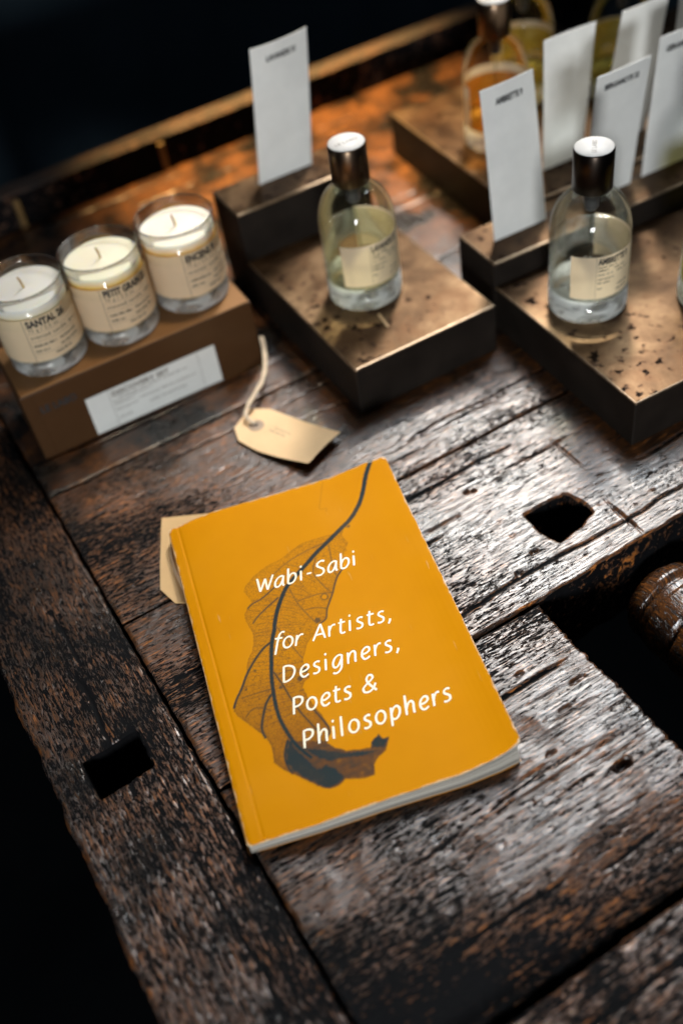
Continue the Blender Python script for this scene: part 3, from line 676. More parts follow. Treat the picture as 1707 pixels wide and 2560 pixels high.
# title: hand-built italic humanist strokes
E_ = lambda cx, cy_, rx, ry, n=10: [(cx + rx * math.cos(2 * math.pi * i / n), cy_ + ry * math.sin(2 * math.pi * i / n)) for i in range(n)]
GL = {
 'W': (1.62, [('l', [(0, 1.4), (.34, 0)]), ('l', [(.34, 0), (.76, 1.2)]), ('l', [(.76, 1.2), (1.02, 0)]), ('l', [(1.02, 0), (1.5, 1.4)])]),
 'a': (1.08, [('c', [(.80, .98), (.52, 1.0), (.22, .80), (.06, .42), (.12, .08), (.34, 0.0), (.58, .2), (.78, .62)]), ('c', [(.84, 1.0), (.79, .5), (.80, .12), (.93, 0.0)])]),
 'b': (1.06, [('l', [(.1, 1.6), (.08, .05)]), ('c', [(.09, .5), (.3, .88), (.58, .98), (.80, .76), (.78, .36), (.54, .05), (.26, 0), (.09, .1)])]),
 'i': (.46, [('l', [(.12, 1.0), (.12, 0)]), ('d', [(.12, 1.42)])]),
 '-': (.68, [('l', [(0, .5), (.46, .5)])]),
 'S': (1.02, [('c', [(.86, 1.32), (.58, 1.42), (.24, 1.3), (.16, 1.02), (.42, .78), (.72, .55), (.76, .22), (.46, 0), (.04, .08)])]),
 'f': (.74, [('c', [(.84, 1.5), (.60, 1.54), (.40, 1.28), (.32, .6), (.28, -.48)]), ('l', [(.04, 1.0), (.72, 1.0)])]),
 'o': (1.10, [('o', E_(.46, .5, .40, .5))]),
 'r': (.72, [('l', [(.1, 1.0), (.1, 0)]), ('c', [(.1, .45), (.24, .82), (.44, .99), (.66, .97)])]),
 'A': (1.22, [('l', [(0, 0), (.66, 1.4)]), ('l', [(.66, 1.4), (1.08, 0)]), ('l', [(.26, .46), (.95, .46)])]),
 't': (.74, [('c', [(.28, 1.34), (.21, .5), (.24, .1), (.42, 0), (.62, .06)]), ('l', [(0, 1.0), (.64, 1.0)])]),
 's': (.80, [('c', [(.62, .93), (.42, 1.0), (.18, .93), (.14, .72), (.36, .54), (.56, .36), (.52, .09), (.26, 0), (.02, .06)])]),
 ',': (.40, [('c', [(.16, .12), (.12, -.08), (.0, -.30)])]),
 'D': (1.32, [('l', [(.1, 1.4), (.1, 0)]), ('c', [(.1, 1.37), (.50, 1.36), (.94, 1.12), (1.06, .7), (.86, .26), (.45, .04), (.1, .03)])]),
 'e': (.94, [('c', [(.10, .46), (.48, .50), (.76, .68), (.70, .94), (.44, 1.0), (.16, .76), (.08, .36), (.26, .04), (.50, 0), (.78, .14)])]),
 'g': (1.08, [('c', [(.80, .98), (.52, 1.0), (.22, .80), (.06, .42), (.12, .08), (.34, 0.0), (.58, .2), (.78, .62)]), ('c', [(.85, 1.0), (.81, .3), (.76, -.14), (.52, -.44), (.24, -.50), (.02, -.40)])]),
 'n': (1.04, [('l', [(.1, 1.0), (.1, 0)]), ('c', [(.1, .45), (.32, .88), (.58, 1.0), (.75, .8), (.74, .4), (.75, 0)])]),
 'P': (1.04, [('l', [(.1, 1.4), (.1, 0)]), ('c', [(.1, 1.37), (.50, 1.37), (.82, 1.2), (.80, .86), (.52, .64), (.1, .6)])]),
 'h': (1.04, [('l', [(.1, 1.6), (.1, 0)]), ('c', [(.1, .45), (.32, .88), (.58, 1.0), (.75, .8), (.74, .4), (.75, 0)])]),
 'l': (.46, [('l', [(.12, 1.6), (.12, 0)])]),
 'p': (1.08, [('l', [(.1, 1.0), (.08, -.5)]), ('c', [(.1, .5), (.32, .88), (.60, .99), (.82, .74), (.77, .32), (.52, .03), (.27, .01), (.1, .12)])]),
 '&': (1.2, [('c', [(1.08, 0.0), (.80, .30), (.42, .80), (.32, 1.12), (.46, 1.38), (.70, 1.35), (.78, 1.12), (.58, .88), (.24, .60), (.07, .34), (.18, .06), (.48, 0), (.80, .2), (1.0, .62)])]),
}
TV = []; TF = []; layer = [0]
def stroke(kind, pts, xf, w):
    layer[0] += 1; dz = 0.10 + 0.004 * (layer[0] % 9)
    if kind == 'd':
        L = [(pts[0][0] + .105 * math.cos(i * .7854), pts[0][1] + .115 * math.sin(i * .7854)) for i in range(8)]
        W = [xf(*q) for q in L]; i0 = len(TV)
        TV.append((*xf(*pts[0]), dz)); TV.extend((x, y, dz) for x, y in W)
        for i in range(8): TF.append((i0, i0 + 1 + i, i0 + 1 + (i + 1) % 8))
        return
    L = catmull(pts, 6, kind == 'o') if kind != 'l' else np.array([np.array(pts[0]) + (np.array(pts[1]) - np.array(pts[0])) * i / 6 for i in range(7)])
    Lw = np.array([xf(*q) for q in L]); n = len(Lw); i0 = len(TV)
    for i in range(n):
        if kind == 'o': t = Lw[(i + 1) % (n - 1)] - Lw[(i - 1) % (n - 1)]
        else: t = Lw[min(i + 1, n - 1)] - Lw[max(i - 1, 0)]
        t /= np.hypot(*t); nr = np.array([-t[1], t[0]])
        # pen angle: thinner on upstrokes
        ww = w * (0.80 + 0.30 * abs(t[1] * .86 - t[0] * .5))
        if kind != 'o' and i in (0, n - 1): ww *= 0.88
        TV.append((*(Lw[i] + nr * ww / 2), dz)); TV.append((*(Lw[i] - nr * ww / 2), dz))
    for i in range(n - 1):
        q = i0 + 2 * i; TF.append((q, q + 1, q + 3)); TF.append((q, q + 3, q + 2))
UN = 7.05
for wd in PR['words']:
    A = np.array(wd['a']); B = np.array(wd['b']); tr = 0.30
    adv = []; x = 0
    for ch in wd['t']: adv.append(x); x += GL[ch][0] + (tr if len(wd['t']) > 1 else 0)
    last = GL[wd['t'][-1]][0]
    width = adv[-1] + (last - 0.22)
    e = (B - A); ln = np.hypot(*e); e /= ln; nrm = np.array([-e[1], e[0]]); kx = ln / width
    for ch, x0 in zip(wd['t'], adv):
        sx = (kx * x0)
        def xf(x, y, sx=sx): 
            gx = sx + x * UN * 0.98 * min(1.06, max(.9, kx / UN)) + 0.20 * y * UN
            return A + e * gx + nrm * y * UN
        for kind, pts in GL[ch][1]: stroke(kind, pts, xf, 1.18)
    TVa = np.array(TV); TVa[:, 2] += cover_surf(TVa[:, 0], TVa[:, 1]); TVa[:, 0] -= BO[0]; TVa[:, 1] -= BO[1]
    link('title_word', np_mesh('title_word', TVa, [TF], False), M['cream_ink'], cover)
    TV.clear(); TF.clear()
# page block: layered sheets fanned open toward the fore edge
pm, pnt, pp = new_mat('page_paper'); pk = NT(pnt)
tc = pk.n('ShaderNodeAttribute', attribute_name='layer')
w1 = pk.n('ShaderNodeTexNoise', noise_dimensions='1D'); w1.inputs['Scale'].default_value = 1.0; w1.inputs['Detail'].default_value = 4; pk.l(pk.math('MULTIPLY', tc.outputs['Fac'], 21.0), w1.inputs['W'])
pk.l(pk.ramp(w1.outputs['Fac'], [(0.38, (0.07, 0.062, 0.05)), (0.47, (0.30, 0.27, 0.23)), (0.60, (0.46, 0.43, 0.37))]), pp.inputs['Base Color'])
pp.inputs['Roughness'].default_value = 0.8
pk.l(pk.bump(w1.outputs['Fac'], 0.6, 0.0005), pp.inputs['Normal'])
nl = 44; VV = []; LAY = []
per = [(s_, 0.0) for s_ in np.linspace(0, 1, 40)] + [(1.0, s_) for s_ in np.linspace(0, 1, 50)[1:]] + [(s_, 1.0) for s_ in np.linspace(1, 0, 40)[1:]] + [(0.0, s_) for s_ in np.linspace(1, 0, 50)[1:-1]]
rnd = random.Random(3)
for li in range(nl):
    f_ = li / (nl - 1); jx, jy = rnd.uniform(-.35, .35), rnd.uniform(-.38, .38)
    for (pa, pb) in per:
        Pc = bil(np.array(pa * 0.985 + 0.004), np.array(pb * 0.985 + 0.0075))
        x, y = float(Pc[0]), float(Pc[1])
        lean = (1 - f_) * pa * 2.4 * (1 - pb)                 # lower sheets stick out at the front
        xx = x + jx * (pa > .5); yy = y + (jy - lean) * (1 if pb < .5 else 1) + 1.3 * (pb < .01) * f_ ** 2 - 0.3 * (pb < .01)
        u = pa
        gap = 0.25 + (2.9 * u ** 4) * (1 - .6 * pb)
        zt = float(cover_surf(x, y)) - 0.42 - gap
        zb = 0.60 + 0.5 * u ** 3
        fl = f_ ** (1.0)
        VV.append((xx - BO[0], yy - BO[1], zb + (zt - zb) * fl)); LAY.append(f_)
npn = len(per); FF = []
for li in range(nl - 1):
    for k_ in range(npn):
        j_ = (k_ + 1) % npn; FF.append((li * npn + k_, li * npn + j_, (li + 1) * npn + j_, (li + 1) * npn + k_))
# top sheet
ga, gb = np.meshgrid(np.linspace(0, 1, 40), np.linspace(0, 1, 50), indexing='ij')
Pg = bil(ga * 0.985 + 0.004, gb * 0.985 + 0.0075); k0 = len(VV)
zg = cover_surf(Pg[..., 0], Pg[..., 1]) - 0.42 - (0.25 + 2.9 * ga ** 4 * (1 - .6 * gb)) - 0.02
VV += [tuple(v) for v in np.stack([Pg[..., 0] - BO[0], Pg[..., 1] - BO[1], zg], -1).reshape(-1, 3)]; LAY += [1.0] * (40 * 50)
ig = np.arange(2000).reshape(40, 50) + k0
TT = np.stack([ig[:-1, :-1], ig[1:, :-1], ig[1:, 1:], ig[:-1, 1:]], -1).reshape(-1, 4)
me = np_mesh('page_block', VV, [FF, TT], False)
la_ = me.attributes.new('layer', 'FLOAT', 'POINT'); la_.data.foreach_set('value', np.array(LAY, np.float32))
link('page_block', me, pm, book)
# back cover and spine
bco = []
yb = simple('yellow_card_edge', (0.62, 0.25, 0.02), 0.55, noise=(80, 0.15))
aa = np.linspace(0, 1, 30); VB = []
for z_ in (0.20, 0.52):
    for bb in (0.0, 1.0):
        Pq = bil(aa, np.full(aa.shape, bb))
        for q, u in zip(Pq, aa): VB.append((q[0] - BO[0], q[1] - BO[1] + (1.2 - u * 2.6 if bb == 0 else -.8), z_ + 0.4 * u ** 3))
n_ = 30; FB = []
for i in range(n_ - 1):
    A_, B_, C_, D_ = i, i + 1, n_ + i + 1, n_ + i
    FB += [(A_, D_, C_, B_), (A_ + 2 * n_, B_ + 2 * n_, C_ + 2 * n_, D_ + 2 * n_), (A_, B_, B_ + 2 * n_, A_ + 2 * n_), (C_, D_, D_ + 2 * n_, C_ + 2 * n_)]
FB += [(0, 2 * n_, 3 * n_, n_), (n_ - 1, 2 * n_ - 1, 4 * n_ - 1, 3 * n_ - 1)]
link('back_cover', np_mesh('back_cover', VB, [FB], False), yb, book)
VS = []; FS = []; nsv = 60
spz = [0.45, 3.0, 6.0, 8.3]; 
for j in range(nsv):
    t_ = j / (nsv - 1); q = CORN[0] + (CORN[3] - CORN[0]) * t_
    zt = float(cover_surf(q[0], q[1])) - 0.2
    for k_, fz in enumerate((0.0, .33, .68, 1.0)):
        VS.append((q[0] - BO[0] - 0.55 * math.sin(math.pi * (0.15 + .85 * fz)) + 0.25 * NB(np.array(t_ * 9.), np.array(fz * 3.)), q[1] - BO[1], 0.42 + (zt - 0.42) * fz))
for j in range(nsv - 1):
    for k_ in range(3): FS.append((j * 4 + k_, j * 4 + k_ + 1, (j + 1) * 4 + k_ + 1, (j + 1) * 4 + k_))
link('spine', np_mesh('spine', VS, [FS]), yb, book)

# ------------------------------------------------------------------ lettering helpers
_fc = {}
def text2d(body, size, bold=0.0, spacing=1.0, align='LEFT'):
    cu = bpy.data.curves.new('lettering_curve', 'FONT'); cu.body = body; cu.size = 1.0; cu.offset = bold
    cu.space_character = spacing; cu.align_x = align; cu.resolution_u = 3
    o = bpy.data.objects.new('lettering_curve', cu); C.objects.link(o)
    bpy.context.view_layer.update()
    dg = bpy.context.evaluated_depsgraph_get(); me = o.evaluated_get(dg).to_mesh()
    V = np.array([v.co[:2] for v in me.vertices]).reshape(-1, 2) * size
    F = []
    for p in me.polygons:
        vs = list(p.vertices)
        for i in range(1, len(vs) - 1): F.append((vs[0], vs[i], vs[i + 1]))
    o.evaluated_get(dg).to_mesh_clear(); bpy.data.objects.remove(o); bpy.data.curves.remove(cu)
    return V, F

class Print2D:
    def __init__(s): s.V = []; s.F = []
    def text(s, body, x, y, size, bold=0.0, spacing=1.0, align='LEFT', rot=0.0, fit=None):
        V, F = text2d(body, size, bold, spacing, align)
        if not len(V): return
        if fit: V = V * np.array([fit / (V[:, 0].max() - V[:, 0].min()), 1.0])
        c, s_ = math.cos(rot), math.sin(rot)
        V = np.stack([V[:, 0] * c - V[:, 1] * s_ + x, V[:, 0] * s_ + V[:, 1] * c + y], 1)
        k = len(s.V); s.V += [tuple(v) for v in V]; s.F += [tuple(i + k for i in f) for f in F]
    def rect(s, x0, x1, y0, y1, nx=1):
        k = len(s.V)
        for i in range(nx + 1):
            x = x0 + (x1 - x0) * i / nx; s.V += [(x, y0), (x, y1)]
        for i in range(nx):
            a = k + 2 * i; s.F += [(a, a + 2, a + 3), (a, a + 3, a + 1)]
    def words(s, x0, x1, y, h, rnd):
        """a line of print too small to read: broken word-length dashes of uneven height"""
        x = x0
        while x < x1 - 0.6:
            w = min(rnd.uniform(2.0, 5.5), x1 - x); q = x
            while q < x + w:
                g = rnd.uniform(.45, .85); hh = h * rnd.choice([.62, .62, .68, 1.0])
                s.rect(q, min(q + g * .72, x1), y, y + hh); q += g
            x += w + 1.1
    def mesh(s, name, fn):
        V = np.array([fn(x, y) for x, y in s.V])
        return np_mesh(name, V, [s.F], False)

def on_cyl(r, th0):
    return lambda x, y: (r * math.cos(th0 + x / r), r * math.sin(th0 + x / r), y)

def cyl_sheet(name, r, th0, th1, z0, z1, n=64):
    V = []; F = []
    for i in range(n + 1):
        t = th0 + (th1 - th0) * i / n
        for z in (z0, z1): V.append((r * math.cos(t), r * math.sin(t), z))
    for i in range(n): F.append((2 * i, 2 * i + 2, 2 * i + 3, 2 * i + 1))
    return np_mesh(name, V, [F], True)

# ------------------------------------------------------------------ cardboard box with three candles
BX, BYW = (-66.5, 325.5), math.radians(11.8)
def local_to_world(o, yaw, x, y): return (o[0] + x * math.cos(yaw) - y * math.sin(yaw), o[1] + x * math.sin(yaw) + y * math.cos(yaw))
box = thing('cardboard_box', 'long brown cardboard box with white sticker carrying three candles', 'box', (*BX, 0.5), BYW)
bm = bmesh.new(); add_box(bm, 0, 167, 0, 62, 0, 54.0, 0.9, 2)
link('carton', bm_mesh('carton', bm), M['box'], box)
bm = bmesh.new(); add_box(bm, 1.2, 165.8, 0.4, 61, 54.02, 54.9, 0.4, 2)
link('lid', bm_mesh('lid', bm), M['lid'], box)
bm = bmesh.new(); add_box(bm, 6.2, 8.0, -0.35, -0.02, 2, 53, 0.1, 1)
link('fold_seam', bm_mesh('fold_seam', bm), M['box'], box)
bm = bmesh.new(); add_box(bm, 38.5, 134, -0.30, -0.03, 1.8, 33.2, 0.1, 1)
stk = link('sticker', bm_mesh('sticker', bm), M['white_label'], box)
rnd = random.Random(11)
p = Print2D(); p.text('DISCOVERY SET', 56.5, 26.8, 5.4, 0.04, 1.05, fit=42)
for y_, a_, b_ in ((24.2, 60, 112), (21.8, 56.5, 84), (19.2, 56.5, 70), (16.6, 74, 118), (14.6, 56.5, 72), (10.4, 80, 108), (7.6, 56.5, 66)):
    p.words(a_, b_, y_, 1.3, rnd)
p.rect(54.6, 54.85, 2.4, 32.6); p.rect(120.4, 120.65, 2.4, 32.6)
link('lettering', p.mesh('lettering', lambda x, y: (x, -0.34, y)), M['ink_soft'], stk)
p = Print2D(); p.text('LE LABO', 9.5, 36.5, 7.4, 0.05, 1.08, fit=25)
link('lettering', p.mesh('lettering', lambda x, y: (x, -0.06, y)), M['ink'], box)

def candle(label, x, y, wax, title, size_fit, div_deg, rot_deg, seed, wick_lean):
    t = thing('candle', label, 'candle', (x, y, 55.5), 0.0, 'candles in glass tumblers on the cardboard box')
    thv = math.atan2(-247.2 - y, 31.8 - x)
    r = 26.4
    prof = [(r - 1.6, 4.5), (r - 0.9, 5.2), (r - .35, 12), (r, 36), (r + .25, 60.8)] + [(r - .55, 61.0), (r - 1.35, 60.8), (r - 1.5, 56), (r - 1.6, 52)]
    link('tumbler_wall', lathe('tumbler_wall', prof, 96), M['thin'], t)
    link('tumbler_rim', lathe('tumbler_rim', arc(r - .55, 61.0, .62, 0, 360, 12), 96), M['glass'], t)
    pb = [(0, 0.9), (12, 0.6), (21, 0.0), (23.6, 0.2), (24.9, 1.2), (25.5, 3.2), (25.6, 9.6), (24.2, 10.8), (14, 11.6), (0, 11.9)]
    link('tumbler_base', lathe('tumbler_base', pb, 96), M['foot'], t)
    pw = [(0, 12.1), (24.0, 12.1), (24.5, 12.8), (24.65, 51.5), (24.5, 53.2), (23.6, 52.9), (18, 52.6), (5, 52.7), (2.4, 53.2), (0, 53.3)]
    link('wax', lathe('wax', pw, 96), M[wax], t)
    lx, ly = wick_lean
    link('wick', tube_mesh('wick', [(0, 0, 52.5), (lx * .15, ly * .15, 55.5), (lx * .5, ly * .5, 58.5), (lx, ly, 61.0)], [.75, .8, .8, .7], 8), M['wick'], t)
    d = math.radians(div_deg); th0 = thv + d - math.radians(72); th1 = thv + d + math.radians(104)
    rl = r + 0.02
    lab = link('label', cyl_sheet('label', rl, th0, th1, 14.0, 46.5), M['label'], t)
    rr = rl + 0.17; thd = thv + d
    rnd = random.Random(seed); p = Print2D()
    p.rect(-0.12, 0.12, 14.3, 46.2)
    p.text(title, 2.0, 40.4, 6.8, 0.05, 1.02, fit=size_fit)
    p.text('70 g / 2.5 oz', 2.0, 36.8, 3.4, 0.0, 1.25, fit=20)
    p.text('scented candle', 2.0, 31.6, 3.5, 0.010, 1.25, fit=25); p.words(30, 38, 31.8, 1.5, rnd)
    p.words(2.0, 17, 25.6, 1.7, rnd); p.words(20, 34, 25.6, 1.7, rnd)
    p.words(2.0, 11, 21.6, 1.7, rnd); p.words(19, 34, 21.6, 1.6, rnd); p.words(14, 26, 17.4, 1.5, rnd)
    for yy in (35.6, 29.6, 20.0): p.rect(1, 42, yy, yy + .13, 24)
    link('lettering', p.mesh('lettering', on_cyl(rr, thd)), M['ink'], lab)
    return t
candle('white candle in glass tumbler labelled SANTAL 26, leftmost on the box', -41.1, 363.2, 'wax_white', 'SANTAL 26', 27, -22, 0, 1, (-1.5, 1.0))
candle('yellowish candle in glass tumbler labelled PETIT GRAIN, middle of the box', 10.2, 373.2, 'wax_yellow', 'PETIT GRAIN 21', 33, -18, 0, 2, (-1.2, .8))
candle('cream candle in glass tumbler labelled ENCENS, at the right end of the box', 62.8, 387.2, 'wax_cream', 'ENCENS 9', 23, -4, 0, 3, (-.9, .8))

# ------------------------------------------------------------------ string price tag
tagt = thing('price_tag', 'manila price tag with a string through its eyelet lying before the box', 'price tag', (75, 285, 0))
TO = np.array([75.0, 285.0])
Lp = [(60.6, 298.3), (60.2, 285.5), (69.6, 270.2), (81, 256.6), (96.9, 238.8)]; Rp = [(74.9, 313.0), (88.2, 307.1), (100, 292.4), (111.5, 276.5), (124.2, 258.6)]
ls = [0, .13, .42, .68, 1.0]
nl_, nw = 40, 14; V = []; 
def tagz(l, w): return 3.0 + 4.6 * l ** 2 - 1.6 * math.sin(math.pi * l) + 0.9 * math.sin(math.pi * w) * l
def tagpt(l, w):
    A = np.array([np.interp(l, ls, [q[0] for q in Lp]), np.interp(l, ls, [q[1] for q in Lp])]); B = np.array([np.interp(l, ls, [q[0] for q in Rp]), np.interp(l, ls, [q[1] for q in Rp])])
    q = A + (B - A) * w - TO; return (q[0], q[1], tagz(l, w))
def slab(name, pt, n_l, n_w, th, lvals=None):
    lv = lvals if lvals is not None else [i / n_l for i in range(n_l + 1)]
    n_l = len(lv) - 1
    top = [pt(l, j / n_w) for l in lv for j in range(n_w + 1)]; bot = [(a, b, c - th) for a, b, c in top]
    N0 = len(top); I = lambda i, j: i * (n_w + 1) + j; F = []
    for i in range(n_l):
        for j in range(n_w):
            F.append((I(i, j), I(i + 1, j), I(i + 1, j + 1), I(i, j + 1))); F.append((N0 + I(i, j + 1), N0 + I(i + 1, j + 1), N0 + I(i + 1, j), N0 + I(i, j)))
    rim_ = [I(i, 0) for i in range(n_l + 1)] + [I(n_l, j) for j in range(1, n_w + 1)] + [I(i, n_w) for i in range(n_l - 1, -1, -1)] + [I(0, j) for j in range(n_w - 1, 0, -1)]
    for a, b in zip(rim_, rim_[1:] + rim_[:1]): F.append((b, a, a + N0, b + N0))
    return np_mesh(name, top + bot, [F], False)
lv = sorted(set([i / 40 for i in range(41)] + [.13]))
crd = link('tag_card', slab('tag_card', tagpt, 40, nw, 0.5, lv), M['manila'], tagt)
ex, ey = 74.9 - TO[0], 294.6 - TO[1]; ez = tagz(.2, .4) + .02
ring = [(1.5, .05), (1.5, .45), (5.2, .42), (5.5, .05)]
e_ = link('eyelet', lathe('eyelet', ring, 40), M['eyelet'], tagt); e_.location = (ex * MM, ey * MM, ez * MM)
hl = link('eyelet_hole', lathe('eyelet_hole', [(0, .3), (1.5, .3)], 24), M['slot'], e_)
sp = [(98.6, 357, 26), (97.6, 350, 17.5), (93.6, 336, 13.5), (88.2, 325.5, 12), (79.6, 315.5, 10.5), (72.8, 307, 9), (70.6, 301, 7.2), (74.3, 295.2, 4.2)]
for off in (-.8, .8):
    L = catmull(sp, 7); T = np.gradient(L, axis=0); T /= np.linalg.norm(T, axis=1)[:, None]
    nn = np.cross(T, (0, 0, 1.0)); nn /= np.linalg.norm(nn, axis=1)[:, None]
    kk = np.linspace(0, 1, len(L))[:, None]
    L = L + nn * off * (1 - .5 * kk) + np.array([0, 0, .4]) * np.sin(kk * 40 + off)
    L[:, :2] -= TO
    link('string', tube_mesh('string', L, 0.85, 8), M['string'], tagt)
p = Print2D(); rnd = random.Random(4)
ax = np.array([96.9 + 124.2 - 67.7 - 81.5, 238.8 + 258.6 - 292 - 310]); ax /= np.linalg.norm(ax); ay = np.array([-ax[1], ax[0]])
p.words(26, 40, 4.0, 1.4, rnd); p.words(43, 50, 3.4, 1.4, rnd); p.words(24, 38, 0.6, 1.4, rnd); p.words(44, 58, -3.4, 1.4, rnd)
hd0 = np.array([67.75, 305.65])
def on_tag(x, y):
    q = hd0 + ax * x + ay * y - TO; return (q[0], q[1], tagz(x / 73, .5 + y / 34) + .12)
link('handwriting', p.mesh('handwriting', on_tag), M['ink_soft'], crd)

# ------------------------------------------------------------------ kraft tag tucked under the book
kt = thing('blank_card', 'blank kraft paper card sticking out beneath the upper left corner of the book', 'card', (5, 200, 0.5))
kp = [(-1.6, 236.8), (14, 233), (31, 228), (38, 205), (30, 172), (12, 165), (-1, 163.6), (-6.4, 165.8), (-12.9, 179.6), (-10.2, 195), (-6.6, 213), (-4, 226)]
cen = (8, 200)
V = []; n_ = len(kp)
for zz_ in (0.45, 0.0):
    for (x, y) in kp: V.append((x - 5, y - 200, zz_ + (0.5 if x < 0 else 0) * (1 if y > 215 else .3)))
V += [(cen[0] - 5, cen[1] - 200, 0.4), (cen[0] - 5, cen[1] - 200, -0.02)]
F3 = []; F4 = []
for i in range(n_):
    j = (i + 1) % n_; F3.append((j, i, 2 * n_)); F3.append((n_ + i, n_ + j, 2 * n_ + 1)); F4.append((i, j, n_ + j, n_ + i))
link('card_sheet', np_mesh('card_sheet', V, [F4, F3], False), M['kraft'], kt)
# peeling paper strip along the spine
V = []; F = []
for i in range(16):
    t_ = i / 15; x = -0.6 - 3.2 * math.sin(math.pi * min(1, t_ * 1.15)) * (1 - .5 * t_) + (1.0 * t_); y = 211 - 48 * t_
    V += [(x - BO[0], y - BO[1], 1.2 + 1.5 * math.sin(9 * t_) ** 2), (x + 1.7 - 70, y + .6 - 105, 4.2 + .5 * math.sin(7 * t_))]
for i in range(15): F.append((2 * i, 2 * i + 2, 2 * i + 3, 2 * i + 1))
link('torn_strip', np_mesh('torn_strip', V, [F]), M['label'], book)
book.location.z = 0.6 * MM

# ------------------------------------------------------------------ bronze display stands
def stand(label, fl, yaw, width, depth, zt, rdepth, zr, front_riser=False, slots=()):
    """fl: near left corner; tray then riser behind (or the riser in front)"""
    o = thing('display_stand', label, 'display stand', (*fl, 0.4), yaw, 'stepped bronze display stands on the bench')
    ty0, ty1 = (rdepth, rdepth + depth) if front_riser else (0, depth)
    ry0, ry1 = (0, rdepth) if front_riser else (depth, depth + rdepth)
    bm = bmesh.new(); add_box(bm, 0, width, ty0, ty1, 0, zt, 1.3, 3); tr = link('tray', bm_mesh('tray', bm), M['metal'], o)
    bm = bmesh.new(); add_box(bm, 0.3, width - .3, ry0 + 0.05, ry1, 0, zr, 1.3, 3); rs = link('riser', bm_mesh('riser', bm), M['metal'], o)
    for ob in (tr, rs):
        ob.data.materials.append(M['shaded_side']); ob.data.materials.append(M['edge'])
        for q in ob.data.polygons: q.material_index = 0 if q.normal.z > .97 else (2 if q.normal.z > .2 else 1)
    for (sx0, sx1, sy) in slots:
        link('card_slot', box_mesh('card_slot', sx0, sx1, ry0 + sy - 1.1, ry0 + sy + 1.1, zr - .5, zr + 0.12), M['slot'], rs)
    return o
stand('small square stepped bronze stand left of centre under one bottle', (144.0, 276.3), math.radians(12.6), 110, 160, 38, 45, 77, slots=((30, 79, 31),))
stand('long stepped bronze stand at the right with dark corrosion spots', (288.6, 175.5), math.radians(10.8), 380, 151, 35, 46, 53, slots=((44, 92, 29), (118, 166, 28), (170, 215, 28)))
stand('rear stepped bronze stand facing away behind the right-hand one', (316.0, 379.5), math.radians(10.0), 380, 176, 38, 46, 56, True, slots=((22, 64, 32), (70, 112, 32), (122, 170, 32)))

# ------------------------------------------------------------------ tester cards
def card(label, b0, b1, zb, t0, t1, zt_, bow, text=None, fit=23, tx=(.24, .72), seed=0):
    b0 = np.array([*b0, zb - 2.0]); b1 = np.array([*b1, zb - 2.0]); t0 = np.array([*t0, zt_]); t1 = np.array([*t1, zt_])
    o0 = (b0 + b1) / 2
    nrm = np.cross(b1 - b0, t0 - b0); nrm /= np.linalg.norm(nrm)
    if nrm[1] > 0: nrm = -nrm
    def pt(u, v, off=0.0):
        q = b0 * (1 - u) * (1 - v) + b1 * u * (1 - v) + t1 * u * v + t0 * (1 - u) * v
        q = q + nrm * (off + bow * (1 - (2 * u - 1) ** 2) * v + 0.8 * math.sin(2.6 * v + seed))
        return tuple(q - o0)
    nu_, nv_ = 10, 16
    fr = [pt(i / nu_, j / nv_, .22) for i in range(nu_ + 1) for j in range(nv_ + 1)]; bk = [pt(i / nu_, j / nv_, -.22) for i in range(nu_ + 1) for j in range(nv_ + 1)]
    N0 = len(fr); I = lambda i, j: i * (nv_ + 1) + j; F = []
    for i in range(nu_):
        for j in range(nv_):
            F.append((I(i, j), I(i + 1, j), I(i + 1, j + 1), I(i, j + 1))); F.append((N0 + I(i, j + 1), N0 + I(i + 1, j + 1), N0 + I(i + 1, j), N0 + I(i, j)))
    rim_ = [I(i, 0) for i in range(nu_ + 1)] + [I(nu_, j) for j in range(1, nv_ + 1)] + [I(i, nv_) for i in range(nu_ - 1, -1, -1)] + [I(0, j) for j in range(nv_ - 1, 0, -1)]
    for a, b in zip(rim_, rim_[1:] + rim_[:1]): F.append((b, a, a + N0, b + N0))
    o = link('tester_card', np_mesh('tester_card', fr + bk, [F], False), M['card'])
    o.location = [v * MM for v in o0]
    tag(o, label, 'card', 'white scent cards standing in the stands')
    if text:
        p = Print2D(); p.text(text, 0, 0, 5.2, 0.055, 1.0, fit=fit)
        x0 = tx[0]; 
        link('lettering', p.mesh('lettering', lambda x, y: pt(x0 + x / 45.0, .885 + y / 100.0, .30)), M['ink'], o)
    return o
card('white scent card standing alone behind the candles on the small stand', (134.3, 467.1), (177.7, 476.6), 77, (146.0, 467.5), (190.2, 481), 175, 2.6, 'LAVANDE 31', 23, (.25,))
card('bluish white scent card behind the frontmost right bottle', (271.5, 349.6), (314, 358), 53, (271.0, 368), (312.5, 379), 154, 1.6, 'AMBRETTE 9', 23, (.25,))
card('blank white scent card between the amber bottle and the greyish card', (337.3, 415.8), (371.5, 422.6), 56, (335.6, 411.5), (378.0, 420), 154, -1.0, None, seed=1)
card('shaded greyish scent card directly behind the dark bottle cap', (345, 366), (386, 374), 53, (344.5, 349.5), (387.8, 360), 151, .6, 'BERGAMOTE 22', 29, (.16,), seed=2)
card('blank white scent card standing behind the greyish one', (386, 424), (429, 433), 56, (400, 424), (441, 434), 154, .6, None, seed=3)
card('greyish scent card cut off by the right edge of the photo', (397.1, 376), (440, 385), 53, (402.5, 377), (447, 388), 153, 1.0, 'GERANIUM 30', 27, (.14,), seed=4)
card('blank white scent card in the top right corner of the photo', (449, 437), (493, 447), 56, (452, 440), (495, 449), 156, .6, None, seed=5)

